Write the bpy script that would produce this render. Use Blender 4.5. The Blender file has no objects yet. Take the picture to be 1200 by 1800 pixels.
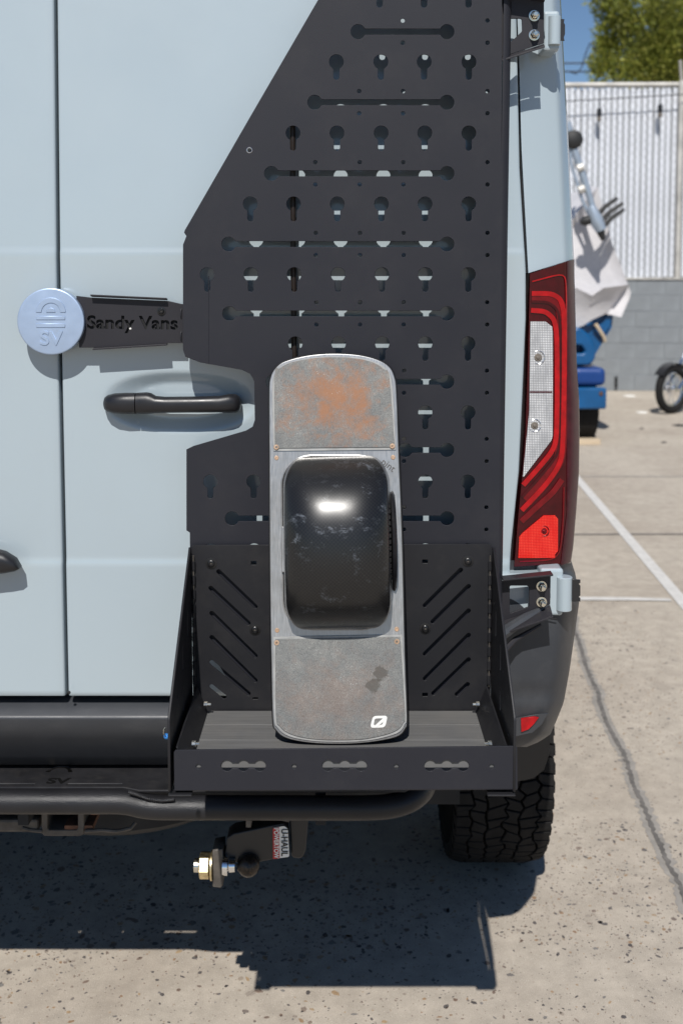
import bpy, bmesh, math, random
from mathutils import Vector, Matrix, noise
R = math.radians
rnd = random.Random(7)
SC = bpy.context.scene
COL = SC.collection

# ------------------------------------------------------------------ camera, world, sun, exposure
F = 1890.0; VC = 620.0; PITCH = R(4.3); CH = 1.625
cam_d = bpy.data.cameras.new('camera'); cam = bpy.data.objects.new('camera', cam_d); COL.objects.link(cam)
cam.location = (0, 0, CH); cam.rotation_euler = (math.pi/2 - PITCH, 0, 0)
cam_d.sensor_fit = 'VERTICAL'; cam_d.sensor_height = 36.0; cam_d.sensor_width = 24.0
cam_d.lens = F/1800*36; cam_d.shift_y = -(900-VC)/1800
cam_d.clip_start = 0.05; cam_d.clip_end = 3000
cam_d.dof.use_dof = True; cam_d.dof.focus_distance = 1.86; cam_d.dof.aperture_fstop = 5.0
SC.camera = cam
SUN_D = Vector((0.11, 1.0, -1.17)).normalized()
w = bpy.data.worlds.new("World"); SC.world = w; w.use_nodes = True
wn = w.node_tree; bg = wn.nodes['Background']
sky = wn.nodes.new('ShaderNodeTexSky'); sky.sky_type = 'NISHITA'; sky.sun_disc = False
sky.sun_elevation = math.asin(-SUN_D.z); sky.sun_rotation = math.atan2(-SUN_D.x, -SUN_D.y)
sky.air_density = 1.0; sky.dust_density = 0.0; sky.ozone_density = 5.0; sky.altitude = 600
wn.links.new(sky.outputs[0], bg.inputs[0]); bg.inputs[1].default_value = 0.07
sl = bpy.data.lights.new('sun', 'SUN'); sl.energy = 4.6; sl.angle = R(0.5); sl.color = (1.0, 0.965, 0.915)
so = bpy.data.objects.new('sun', sl); COL.objects.link(so); so.rotation_euler = SUN_D.to_track_quat('-Z', 'Y').to_euler()
SC.view_settings.view_transform = 'Standard'; SC.view_settings.look = 'None'
SC.view_settings.exposure = 0.18; SC.view_settings.gamma = 1; SC.view_settings.use_curve_mapping = False

# ------------------------------------------------------------------ measuring helpers (photo pixel -> place)
_f = Vector((0, math.cos(PITCH), -math.sin(PITCH))); _u = Vector((0, math.sin(PITCH), math.cos(PITCH)))
CO = Vector((0, 0, CH))
def ray(u, v): return Vector((1, 0, 0))*((u-600)/F) + _u*(-(v-VC)/F) + _f
def P(u, v, y):                       # point on the upright plane at depth y
    d = ray(u, v); return CO + d*(y/d.y)
def PZ(u, v, z):                      # point on a level plane
    d = ray(u, v); return CO + d*((z-CH)/d.z)
def PX(u, v, x):
    d = ray(u, v); return CO + d*(x/d.x)
def S(px, y): return px*y/F           # length of px pixels at depth y

# ------------------------------------------------------------------ mesh helpers
def mesh(name, vs, fs, smooth=False):
    m = bpy.data.meshes.new(name); m.from_pydata([tuple(v) for v in vs], [], fs); m.validate(); m.update()
    if smooth: m.polygons.foreach_set('use_smooth', [True]*len(m.polygons))
    return m
def fixn(m):
    b = bmesh.new(); b.from_mesh(m); bmesh.ops.recalc_face_normals(b, faces=b.faces); b.to_mesh(m); b.free(); return m
def join(parts):
    vs = []; fs = []
    for v, f in parts:
        o = len(vs); vs += [tuple(q) for q in v]; fs += [tuple(i+o for i in t) for t in f]
    return vs, fs
def boxvf(x0, x1, y0, y1, z0, z1):
    v = [(x, y, z) for x in (x0, x1) for y in (y0, y1) for z in (z0, z1)]
    return v, [(0,1,3,2), (4,6,7,5), (0,4,5,1), (2,3,7,6), (0,2,6,4), (1,5,7,3)]
def bevel_mesh(m, w, seg=2, ang=30):
    b = bmesh.new(); b.from_mesh(m)
    bmesh.ops.recalc_face_normals(b, faces=b.faces)
    es = [e for e in b.edges if len(e.link_faces) == 2 and e.calc_face_angle() > R(ang)]
    bmesh.ops.bevel(b, geom=es, offset=w, segments=seg, affect='EDGES', profile=0.5, clamp_overlap=True)
    b.to_mesh(m); b.free(); return m
def box(x0, x1, y0, y1, z0, z1, bev=0.0, seg=2):
    m = mesh('box', *boxvf(x0, x1, y0, y1, z0, z1)); return bevel_mesh(m, bev, seg) if bev else fixn(m)
def frame_of(d):
    d = d.normalized(); a = Vector((0, 0, 1)) if abs(d.z) < .9 else Vector((1, 0, 0))
    x = d.cross(a).normalized(); return x, x.cross(d).normalized()
def tubevf(pts, r, n=12, cap=True):
    pts = [Vector(p) for p in pts]; vs = []; fs = []
    rs = r if isinstance(r, (list, tuple)) else [r]*len(pts)
    prev = None
    for i, p in enumerate(pts):
        d = (pts[min(i+1, len(pts)-1)] - pts[max(i-1, 0)])
        if prev is None: x, y = frame_of(d)
        else:
            dn = d.normalized(); x = (prev - dn*prev.dot(dn)).normalized(); y = x.cross(dn)
        prev = x
        for k in range(n):
            a = 2*math.pi*k/n; vs.append(p + (x*math.cos(a) + y*math.sin(a))*rs[i])
    for i in range(len(pts)-1):
        for k in range(n):
            fs.append((i*n+k, i*n+(k+1) % n, (i+1)*n+(k+1) % n, (i+1)*n+k))
    if cap:
        fs.append(tuple(range(n-1, -1, -1))); fs.append(tuple((len(pts)-1)*n+k for k in range(n)))
    return vs, fs
def smooth_by_angle(m, ang=35):
    m.polygons.foreach_set('use_smooth', [True]*len(m.polygons))
    b = bmesh.new(); b.from_mesh(m)
    for e in b.edges:
        e.smooth = not (len(e.link_faces) == 2 and e.calc_face_angle() > R(ang)) and len(e.link_faces) == 2
    b.to_mesh(m); b.free(); return m
def tube(pts, r, n=14, cap=True): return smooth_by_angle(fixn(mesh('tube', *tubevf(pts, r, n, cap))))
def lathe(c, axis, prof, n=32):       # prof: (distance along axis, radius)
    c = Vector(c); axis = Vector(axis).normalized(); x, y = frame_of(axis); vs = []; fs = []
    for t, r in prof:
        for k in range(n):
            a = 2*math.pi*k/n; vs.append(c + axis*t + (x*math.cos(a)+y*math.sin(a))*max(r, 1e-5))
    L = len(prof)
    for i in range(L-1):
        for k in range(n): fs.append((i*n+k, i*n+(k+1) % n, (i+1)*n+(k+1) % n, (i+1)*n+k))
    fs.append(tuple(range(n-1, -1, -1))); fs.append(tuple((L-1)*n+k for k in range(n)))
    return smooth_by_angle(fixn(mesh('lathe', vs, fs)), 40)
def gridvf(rows):
    n = len(rows[0]); vs = [p for r in rows for p in r]
    return vs, [(i*n+j, i*n+j+1, (i+1)*n+j+1, (i+1)*n+j) for i in range(len(rows)-1) for j in range(n-1)]
def arc(cx, cy, r, a0, a1, n):
    return [(cx+r*math.cos(R(a0+(a1-a0)*i/n)), cy+r*math.sin(R(a0+(a1-a0)*i/n))) for i in range(n+1)]
def circ(cx, cy, r, n=20): return arc(cx, cy, r, 0, 360-360/n, n-1)
def rrect(x0, y0, x1, y1, r, n=5):
    return (arc(x1-r, y1-r, r, 0, 90, n) + arc(x0+r, y1-r, r, 90, 180, n) +
            arc(x0+r, y0+r, r, 180, 270, n) + arc(x1-r, y0+r, r, 270, 360, n))
def capsule(p, q, r, n=7):
    a = math.degrees(math.atan2(q[1]-p[1], q[0]-p[0]))
    return arc(q[0], q[1], r, a-90, a+90, n) + arc(p[0], p[1], r, a+90, a+270, n)
def round_poly(pts, r, n=4):
    out = []; L = len(pts)
    for i in range(L):
        p = Vector(pts[i]); a = Vector(pts[i-1])-p; b = Vector(pts[(i+1) % L])-p
        rr = min(r, a.length*.45, b.length*.45); A = p+a.normalized()*rr; B = p+b.normalized()*rr
        for k in range(n+1):
            t = k/n; q = A*(1-t)**2 + p*2*t*(1-t) + B*t*t; out.append((q.x, q.y))
    return out
def plate(outline, holes, thick, mat4, bevel=0.0004):
    cu = bpy.data.curves.new('c', 'CURVE'); cu.dimensions = '2D'; cu.fill_mode = 'BOTH'
    cu.extrude = thick/2-bevel; cu.bevel_depth = bevel; cu.offset = -bevel; cu.bevel_resolution = 1 if bevel > .001 else 0
    for poly in [outline]+list(holes):
        s = cu.splines.new('POLY'); s.points.add(len(poly)-1); s.use_cyclic_u = True
        for i, p in enumerate(poly): s.points[i].co = (p[0], p[1], 0, 1)
    o = bpy.data.objects.new('t', cu); COL.objects.link(o)
    dg = bpy.context.evaluated_depsgraph_get(); m = bpy.data.meshes.new_from_object(o.evaluated_get(dg))
    bpy.data.objects.remove(o); bpy.data.curves.remove(cu)
    b = bmesh.new(); b.from_mesh(m); bmesh.ops.remove_doubles(b, verts=b.verts, dist=1e-6)
    bmesh.ops.transform(b, matrix=mat4, verts=b.verts); b.to_mesh(m); b.free()
    if mat4.determinant() < 0: m.flip_normals()
    return m
def text_mesh(s, size, mat4, off=0.0, ext=0.0005, sx=1.0, space=1.0):
    cu = bpy.data.curves.new('t', 'FONT'); cu.body = s; cu.size = size; cu.offset = off; cu.extrude = ext
    cu.align_x = 'CENTER'; cu.align_y = 'CENTER'; cu.resolution_u = 4; cu.space_character = space
    o = bpy.data.objects.new('t', cu); COL.objects.link(o)
    dg = bpy.context.evaluated_depsgraph_get(); m = bpy.data.meshes.new_from_object(o.evaluated_get(dg))
    bpy.data.objects.remove(o); bpy.data.curves.remove(cu)
    m.transform(mat4 @ Matrix.Diagonal((sx, 1, 1, 1))); return m
def upright(y): # local (x, z) drawing -> world plane at depth y, front towards the camera
    return Matrix(((1,0,0,0), (0,0,-1,y), (0,1,0,0), (0,0,0,1)))
def sideways(x): # local (y, z) drawing -> plane at x
    return Matrix(((0,0,1,x), (1,0,0,0), (0,1,0,0), (0,0,0,1)))
def cut(m, cutter):
    a = bpy.data.objects.new('a', m); b = bpy.data.objects.new('b', cutter); COL.objects.link(a); COL.objects.link(b)
    md = a.modifiers.new('b', 'BOOLEAN'); md.operation = 'DIFFERENCE'; md.object = b; md.solver = 'EXACT'; md.use_self = True
    dg = bpy.context.evaluated_depsgraph_get(); r = bpy.data.meshes.new_from_object(a.evaluated_get(dg))
    bpy.data.objects.remove(a); bpy.data.objects.remove(b); return r

# ------------------------------------------------------------------ object helpers
def thing(name, loc, label, cat, group=None):
    o = bpy.data.objects.new(name, None); COL.objects.link(o); o.location = loc
    o.empty_display_size = .1; o['label'] = label; o['category'] = cat
    if group: o['group'] = group
    return o
def obj(name, m, mt, parent=None, label=None, kind=None):
    m.name = name; o = bpy.data.objects.new(name, m); COL.objects.link(o)
    if mt:
        m.materials.clear(); m.materials.append(mt)
    if parent:
        o.parent = parent
        if parent.type == 'EMPTY': o.matrix_parent_inverse = Matrix.Translation(-Vector(parent.location))
    if label: o['label'] = label
    if kind: o['kind'] = kind
    return o
def tag(o, label, cat, group=None):
    o['label'] = label; o['category'] = cat
    if group: o['group'] = group
    return o
def instance(src, name, loc, parent=None):
    o = src.copy(); o.name = name; COL.objects.link(o); o.location = loc
    if parent:
        o.parent = parent
        if parent.type == 'EMPTY': o.matrix_parent_inverse = Matrix.Translation(-Vector(parent.location))
    return o

# ------------------------------------------------------------------ materials
def nt(name):
    m = bpy.data.materials.new(name); m.use_nodes = True; t = m.node_tree
    return m, t, t.nodes['Principled BSDF']
def N(t, kind, **kw):
    n = t.nodes.new(kind)
    for k, v in kw.items():
        if isinstance(k, str) and hasattr(n, k): setattr(n, k, v)
    return n
def ramp(t, src, stops):
    r = t.nodes.new('ShaderNodeValToRGB'); e = r.color_ramp.elements
    e[0].position, e[0].color = stops[0][0], (*stops[0][1], 1); e[1].position, e[1].color = stops[-1][0], (*stops[-1][1], 1)
    for p, c in stops[1:-1]:
        q = e.new(p); q.color = (*c, 1)
    t.links.new(src, r.inputs[0]); return r.outputs[0]
def g(v): return (v, v, v)
def noise_n(t, scale, detail=4, rough=.55, dist=0, vec=None, stretch=None):
    n = t.nodes.new('ShaderNodeTexNoise'); n.inputs['Scale'].default_value = scale; n.inputs['Detail'].default_value = detail
    n.inputs['Roughness'].default_value = rough; n.inputs['Distortion'].default_value = dist
    if vec is None:
        tc = t.nodes.new('ShaderNodeTexCoord'); vec = tc.outputs['Object']
    if stretch:
        mp = t.nodes.new('ShaderNodeMapping'); mp.inputs['Scale'].default_value = stretch; t.links.new(vec, mp.inputs[0]); vec = mp.outputs[0]
    t.links.new(vec, n.inputs['Vector']); return n.outputs['Fac']
def mix(t, fac, a, b, mode='MIX'):
    n = t.nodes.new('ShaderNodeMix'); n.data_type = 'RGBA'; n.blend_type = mode
    for i, v in ((0, fac), (6, a), (7, b)):
        if isinstance(v, (int, float)): n.inputs[i].default_value = v
        elif isinstance(v, tuple): n.inputs[i].default_value = (*v, 1)
        else: t.links.new(v, n.inputs[i])
    return n.outputs[2]
def bump(t, p, h, strength, dist=.001):
    b = t.nodes.new('ShaderNodeBump'); b.inputs['Strength'].default_value = strength; b.inputs['Distance'].default_value = dist
    t.links.new(h, b.inputs['Height']); t.links.new(b.outputs[0], p.inputs['Normal'])
def mat(name, c, rough=.5, metal=0, coat=0, var=.12, vscale=6, bs=0, bscale=200, spec=.5, stretch=None, dust=0, dustc=(.3,.27,.23), bdist=.0006):
    m, t, p = nt(name)
    p.inputs['Roughness'].default_value = rough; p.inputs['Metallic'].default_value = metal
    p.inputs['Coat Weight'].default_value = coat; p.inputs['Coat Roughness'].default_value = .06
    p.inputs['Specular IOR Level'].default_value = spec
    n = noise_n(t, vscale, 5, stretch=stretch)
    col = ramp(t, n, [(.3, tuple(x*(1-var) for x in c)), (.7, tuple(min(1, x*(1+var)) for x in c))])
    if dust:
        n2 = noise_n(t, vscale*3.1, 8, .7); d = ramp(t, n2, [(.5, g(0)), (.75, g(dust))])
        col = mix(t, d, col, dustc)
    t.links.new(col, p.inputs['Base Color'])
    rr = ramp(t, noise_n(t, vscale*2.3, 4), [(.3, g(max(0, rough-.06))), (.7, g(min(1, rough+.08)))])
    t.links.new(rr, p.inputs['Roughness'])
    if bs: bump(t, p, noise_n(t, bscale, 2), bs, bdist)
    return m
M = {}
M['paint'] = mat('van_paint', (.335, .396, .430), .34, coat=.9, var=.016, vscale=2.2, dust=.035, dustc=(.25,.22,.18))
M['gap'] = mat('seam_rubber', (.008, .008, .009), .8)
M['powder'] = mat('powder_coat', (.0165, .0170, .0225), .52, spec=.3, var=.05, vscale=3, bs=.5, bscale=900, dust=.02, bdist=.0004)
M['powder2'] = mat('powder_coat_shelf', (.0125, .0126, .0150), .5, spec=.35, var=.06, vscale=5, bs=.5, bscale=900, dust=.03, bdist=.0004)
M['arm'] = mat('arm_powder_coat', (.018, .017, .021), .5, spec=.35, var=.06, vscale=5, bs=.3, bscale=1400, bdist=.0004)
M['plastic'] = mat('bumper_plastic', (.030, .033, .039), .45, var=.1, vscale=4, bs=.3, bscale=700, dust=.12, dustc=(.16,.16,.16))
M['black'] = mat('black_plastic', (.014, .014, .015), .38, var=.1)
M['handle'] = mat('handle_plastic', (.010, .010, .012), .38, var=.08, vscale=20, bs=.15, bscale=900)
M['steel'] = mat('zinc_steel', (.72, .69, .60), .22, metal=1, var=.1, vscale=60)
M['brass'] = mat('worn_gold_zinc', (.72, .60, .36), .35, metal=1, var=.25, vscale=80)
M['bolt'] = mat('black_bolt', (.010, .010, .011), .32)
M['capm'] = mat('anodised_cap', (.38, .475, .63), .42, metal=.55, var=.06, vscale=22, bs=.08, bscale=300)
M['tyre'] = mat('tyre_rubber', (.0125, .012, .012), .8, spec=.2, var=.25, vscale=18, bs=.4, bscale=300, dust=.2, dustc=(.04,.036,.033))
M['tyre_dark'] = mat('tyre_groove', (.004, .004, .004), .95, spec=.1)
M['dark'] = mat('underbody', (.015, .015, .016), .8)
M['step_tube'] = mat('textured_black_tube', (.013, .013, .015), .40, spec=.35, var=.15, vscale=12, bs=.8, bscale=500, bdist=.0008)
M['rust'] = mat('rusty_steel', (.10, .045, .025), .8, var=.5, vscale=40)
M['receiver'] = mat('worn_receiver_steel', (.09, .08, .07), .6, metal=.3, var=.4, vscale=30)
M['chrome'] = mat('chrome', (.8, .8, .8), .12, metal=1, var=.03)
M['white_print'] = mat('white_print', (.75, .74, .70), .5, var=.05)
M['red_print'] = mat('red_print', (.45, .02, .025), .4, var=.05)
M['black_print'] = mat('black_print', (.012, .012, .012), .4, var=.02)
M['screw'] = mat('bronze_screw', (.62, .42, .28), .38, metal=.8, var=.2, vscale=90)
M['blue_bolt'] = mat('blue_anodised', (.05, .25, .65), .3, metal=.8)
def brushed():
    m, t, p = nt('brushed_aluminium')
    n = noise_n(t, 40, 6, .6, stretch=(30, 1, 1)); n2 = noise_n(t, 14, 6, .7)
    c = mix(t, ramp(t, n2, [(.4, g(0)), (.8, g(.6))]), ramp(t, n, [(.3, g(.34)), (.7, g(.52))]), (.27,.245,.21))
    t.links.new(c, p.inputs['Base Color']); p.inputs['Metallic'].default_value = .75
    t.links.new(ramp(t, n, [(.3, g(.28)), (.7, g(.46))]), p.inputs['Roughness'])
    bump(t, p, n, .15, .0004); return m
M['alu'] = brushed()
def alu_floor():
    m, t, p = nt('grey_deck_board')
    n = noise_n(t, 30, 6, .6, stretch=(.3, 6, 1)); n2 = noise_n(t, 9, 5, .6)
    c = mix(t, ramp(t, n2, [(.45, g(0)), (.8, g(.5))]), ramp(t, n, [(.3, g(.085)), (.7, g(.12))]), (.15,.14,.125))
    t.links.new(c, p.inputs['Base Color']); p.inputs['Roughness'].default_value = .6
    bump(t, p, n, .2, .0005); return m
M['deck'] = alu_floor()
def grip(name, centre, rad, amt, spots=()):
    m, t, p = nt(name)
    tc = t.nodes.new('ShaderNodeTexCoord'); v = tc.outputs['Object']
    base = ramp(t, noise_n(t, 22, 12, .78), [(.3, (.125,.13,.13)), (.5, (.165,.168,.162)), (.72, (.225,.22,.205))])
    fine = ramp(t, noise_n(t, 600, 3, .6), [(.3, g(.62)), (.7, g(1.34))])
    base = mix(t, 1.0, base, fine, 'MULTIPLY')
    d = t.nodes.new('ShaderNodeVectorMath'); d.operation = 'SUBTRACT'; t.links.new(v, d.inputs[0]); d.inputs[1].default_value = centre
    s = t.nodes.new('ShaderNodeVectorMath'); s.operation = 'MULTIPLY'; t.links.new(d.outputs[0], s.inputs[0]); s.inputs[1].default_value = (1/rad[0], 0, 1/rad[1])
    l = t.nodes.new('ShaderNodeVectorMath'); l.operation = 'LENGTH'; t.links.new(s.outputs[0], l.inputs[0])
    fall = ramp(t, l.outputs['Value'], [(.1, g(1)), (1.0, g(0))])
    n = noise_n(t, 34, 10, .78, .4)
    a = t.nodes.new('ShaderNodeMath'); a.operation = 'MULTIPLY_ADD'; t.links.new(fall, a.inputs[0]); a.inputs[1].default_value = .27; t.links.new(n, a.inputs[2])
    rf = ramp(t, a.outputs[0], [(.54, g(0)), (.78, g(amt))])
    c = mix(t, rf, base, (.30, .13, .055))
    for sp_c, sp_r in spots:
        d2 = t.nodes.new('ShaderNodeVectorMath'); d2.operation = 'DISTANCE'; t.links.new(v, d2.inputs[0]); d2.inputs[1].default_value = sp_c
        a2 = t.nodes.new('ShaderNodeMath'); a2.operation = 'MULTIPLY_ADD'; t.links.new(noise_n(t, 110, 3), a2.inputs[0]); a2.inputs[1].default_value = -.02; t.links.new(d2.outputs['Value'], a2.inputs[2])
        c = mix(t, ramp(t, a2.outputs[0], [(max(0, sp_r-.0105), g(.75)), (sp_r-.0075, g(0))]), c, (.075, .065, .055))
    vo = t.nodes.new('ShaderNodeTexVoronoi'); vo.inputs['Scale'].default_value = 260; t.links.new(v, vo.inputs['Vector'])
    sp = ramp(t, vo.outputs['Distance'], [(.07, g(1)), (.12, g(0))])
    sp2 = mix(t, 1.0, sp, ramp(t, noise_n(t, 22, 4), [(.52, g(0)), (.62, g(1))]), 'MULTIPLY')
    c = mix(t, sp2, c, (.7, .7, .68))
    t.links.new(c, p.inputs['Base Color']); p.inputs['Roughness'].default_value = .7; p.inputs['Specular IOR Level'].default_value = .45
    bump(t, p, noise_n(t, 1400, 2), .35, .0005); return m
def carbon():
    m, t, p = nt('carbon_fibre_fender')
    tc = t.nodes.new('ShaderNodeTexCoord')
    ck = t.nodes.new('ShaderNodeTexChecker'); ck.inputs['Scale'].default_value = 310; ck.inputs[1].default_value = (.006,.006,.007,1); ck.inputs[2].default_value = (.013,.0129,.0127,1)
    t.links.new(tc.outputs['UV'], ck.inputs['Vector'])
    sc = noise_n(t, 30, 12, .82, .25, stretch=(1, 1, 1.5)); f = ramp(t, sc, [(.56, g(0)), (.66, g(.42))])
    area = ramp(t, noise_n(t, 9, 3), [(.42, g(0)), (.62, g(1))])
    f = mix(t, 1.0, f, area, 'MULTIPLY')
    c = mix(t, f, ck.outputs[0], (.32, .36, .42)); t.links.new(c, p.inputs['Base Color'])
    t.links.new(ramp(t, sc, [(.5, g(.2)), (.7, g(.5))]), p.inputs['Roughness'])
    p.inputs['Specular IOR Level'].default_value = .15; p.inputs['Coat Weight'].default_value = .7; p.inputs['Coat Roughness'].default_value = .34
    bump(t, p, noise_n(t, 60, 6, .7), .05, .0004); return m
M['carbon'] = carbon()
def lens(name, c, rough=.1, grid=0, gcol=None, trans=0):
    m, t, p = nt(name)
    if grid:
        tc = t.nodes.new('ShaderNodeTexCoord')
        w1 = t.nodes.new('ShaderNodeTexWave'); w1.bands_direction = 'X'; w1.inputs['Scale'].default_value = grid; t.links.new(tc.outputs['Object'], w1.inputs[0])
        w2 = t.nodes.new('ShaderNodeTexWave'); w2.bands_direction = 'Z'; w2.inputs['Scale'].default_value = grid; t.links.new(tc.outputs['Object'], w2.inputs[0])
        mm = mix(t, 1.0, w1.outputs[0], w2.outputs[0], 'MULTIPLY'); n = noise_n(t, 26, 5, .7, stretch=(2.2, 1, .7))
        col = mix(t, mm, c, gcol); col = mix(t, ramp(t, n, [(.42, g(0)), (.62, g(.6))]), col, c)
        t.links.new(col, p.inputs['Base Color']); bump(t, p, mm, .5, .0008)
    else:
        n = noise_n(t, 60, 6); col = ramp(t, n, [(.35, tuple(x*.8 for x in c)), (.7, tuple(min(1, x*1.25) for x in c))]); t.links.new(col, p.inputs['Base Color'])
    p.inputs['Roughness'].default_value = rough; p.inputs['Specular IOR Level'].default_value = .12; p.inputs['Coat Weight'].default_value = .55; p.inputs['Coat Roughness'].default_value = .04
    return m
M['lens_dark'] = lens('dark_red_lens', (.045, .001, .003), .2)
M['lens_red'] = lens('red_light_guide', (.34, .003, .006), .3)
M['lens_mid'] = lens('deep_red_lens', (.13, .002, .005), .25)
M['lens_bright'] = lens('bright_red_reflector', (.55, .006, .006), .25, 105, (1.0, .09, .05))
M['lens_clear'] = lens('clear_ribbed_lens', (.24, .245, .255), .12, 100, (1.0, 1.0, 1.0))
M['lens_side'] = lens('smoked_red_side_lens', (.06, .012, .018), .3)
for k_ in ('lens_side',):
    M[k_].node_tree.nodes['Principled BSDF'].inputs['Coat Weight'].default_value = .12; M[k_].node_tree.nodes['Principled BSDF'].inputs['Specular IOR Level'].default_value = .06
M['bulb'] = lens('bulb_glass', (.16, .14, .12), .05)
def concrete():
    m, t, p = nt('parking_concrete')
    a = ramp(t, noise_n(t, .9, 7, .6), [(.3, (.365,.315,.26)), (.5, (.42,.37,.308)), (.75, (.48,.43,.36))])
    b = ramp(t, noise_n(t, 14, 8, .7), [(.3, g(.80)), (.7, g(1.13))])
    c = mix(t, 1.0, a, b, 'MULTIPLY')
    fine = ramp(t, noise_n(t, 420, 3, .6), [(.3, g(.82)), (.7, g(1.14))]); c = mix(t, 1.0, c, fine, 'MULTIPLY')
    tc = t.nodes.new('ShaderNodeTexCoord')
    for sc, th, cc, am in ((120, .16, (.10,.09,.08), .75), (75, .13, (.16,.12,.09), .7), (200, .18, (.62,.58,.5), .5)):
        vo = t.nodes.new('ShaderNodeTexVoronoi'); vo.inputs['Scale'].default_value = sc; t.links.new(tc.outputs['Object'], vo.inputs['Vector'])
        cs = t.nodes.new('ShaderNodeSeparateColor'); t.links.new(vo.outputs['Color'], cs.inputs[0])
        f1 = ramp(t, vo.outputs['Distance'], [(th, g(1)), (th+.06, g(0))]); f2 = ramp(t, cs.outputs[0], [(.80, g(0)), (.82, g(am))])
        c = mix(t, mix(t, 1.0, f1, f2, 'MULTIPLY'), c, cc)
    st = ramp(t, noise_n(t, 1.7, 5, .6, .6), [(.56, g(0)), (.72, g(.38))]); c = mix(t, st, c, (.22, .18, .145))
    t.links.new(c, p.inputs['Base Color']); p.inputs['Roughness'].default_value = .85; p.inputs['Specular IOR Level'].default_value = .25
    bump(t, p, noise_n(t, 260, 5, .65), .5, .002); return m
M['concrete'] = concrete()
def pebbles_m():
    m, t, p = nt('pebble_aggregate')
    gi = t.nodes.new('ShaderNodeNewGeometry')
    c = ramp(t, gi.outputs['Random Per Island'], [(0, (.07,.062,.06)), (.25, (.13,.115,.105)), (.45, (.20,.185,.17)), (.6, (.17,.115,.085)), (.78, (.30,.26,.22)), (.88, (.34,.24,.14)), (1, (.25,.16,.10))])
    c = mix(t, 1.0, c, ramp(t, noise_n(t, 300, 3), [(.3, g(.7)), (.7, g(1.2))]), 'MULTIPLY')
    t.links.new(c, p.inputs['Base Color']); p.inputs['Roughness'].default_value = .6; return m
M['pebble'] = pebbles_m()
M['line_paint'] = mat('worn_line_paint', (.56, .545, .52), .7, var=.12, vscale=20, dust=.7, dustc=(.46,.42,.37))
M['sealant'] = mat('crack_sealant', (.13, .12, .11), .8, var=.3, vscale=18)
M['sealant2'] = mat('damp_edge', (.27, .25, .225), .8, var=.2, vscale=14)
M['slat'] = mat('white_privacy_slat', (.60, .62, .66), .5, var=.08, vscale=1.5)
M['wire'] = mat('galvanised_wire', (.36, .36, .36), .5, metal=.4)
M['rail'] = mat('galvanised_rail', (.5, .48, .44), .5, metal=.3, var=.25, vscale=5)
M['block'] = mat('painted_grey_block', (.20, .216, .228), .85, var=.18, vscale=2.2, bs=.5, bscale=60, bdist=.004)
M['mortar'] = mat('mortar', (.19, .205, .217), .9)
M['cover'] = mat('boat_cover_canvas', (.60, .585, .595), .85, var=.08, vscale=5, bs=.3, bscale=30, bdist=.01)
M['blue'] = mat('blue_gelcoat', (.002, .07, .20), .35, var=.2, vscale=3)
M['blue2'] = mat('blue_fender_paint', (.001, .035, .17), .4, var=.1, vscale=3)
M['tower'] = mat('pale_blue_anodised_tube', (.36, .42, .49), .35, metal=.4)
M['tan'] = mat('tan_strap', (.5, .40, .28), .7)
M['bark'] = mat('bark', (.12, .085, .06), .9, bs=.6, bscale=20, bdist=.02)
def leaf_m():
    m, t, p = nt('pine_foliage')
    gi = t.nodes.new('ShaderNodeNewGeometry')
    a = ramp(t, gi.outputs['Random Per Island'], [(0, (.10,.125,.018)), (.5, (.24,.27,.04)), (1, (.42,.41,.09))])
    b = ramp(t, noise_n(t, 1.3, 4), [(.38, g(.5)), (.62, g(1.3))])
    t.links.new(mix(t, 1.0, a, b, 'MULTIPLY'), p.inputs['Base Color']); p.inputs['Roughness'].default_value = .6
    tr = t.nodes.new('ShaderNodeBsdfTranslucent'); t.links.new(a, tr.inputs[0]); ms = t.nodes.new('ShaderNodeMixShader'); ms.inputs[0].default_value = .35
    t.links.new(p.outputs[0], ms.inputs[1]); t.links.new(tr.outputs[0], ms.inputs[2]); t.links.new(ms.outputs[0], t.nodes['Material Output'].inputs[0]); return m
M['leaf'] = leaf_m()
M['moto_green'] = mat('green_motor_paint', (.10, .22, .05), .3, coat=.5)
M['seat'] = mat('black_seat', (.015,.015,.015), .6)

# ------------------------------------------------------------------ ground
gx = [-600, -60, -8, -2, 0, 2, 8, 60, 600]; rows = [[(x, y, 0) for x in gx] for y in (-600, -60, -8, 0, 2, 5, 12, 60, 600)]
obj('parking_lot', fixn(mesh('g', *gridvf(rows))), M['concrete'], kind='structure')
# embedded pebbles: exposed aggregate
def pebbles():
    vs = []; fs = []
    for i in range(30000):
        y = 2.05 + 3.2*rnd.random()**1.7; x = -1.0 + 2.9*rnd.random()
        if noise.noise(Vector((x*1.6, y*1.6, 3))) < -.12 and rnd.random() < .75: continue
        r = min(.0125, .0020 + .0023*rnd.expovariate(1.0)) * (1 if x < .3 else .8); n = rnd.choice((5, 6, 7)); a0 = rnd.random()*6.28
        if rnd.random() < .012: r = rnd.uniform(.006, .0095)
        el = rnd.uniform(.38, .9); ro = rnd.random()*3.14; o = len(vs); h = .0003
        for k in range(n):
            a = a0+6.283*k/n; rr = r*rnd.uniform(.65, 1.15); px, py = rr*math.cos(a), rr*el*math.sin(a)
            vs.append((x+px*math.cos(ro)-py*math.sin(ro), y+px*math.sin(ro)+py*math.cos(ro), .0002))
        for k in range(n):
            q = vs[o+k]; vs.append((x+(q[0]-x)*.86, y+(q[1]-y)*.86, .0002+h))
        fs += [(o+k, o+(k+1) % n, o+n+(k+1) % n, o+n+k) for k in range(n)] + [tuple(o+n+k for k in range(n))]
    return mesh('p', vs, fs)
obj('pebbles', pebbles(), M['pebble'], kind='stuff')
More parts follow.
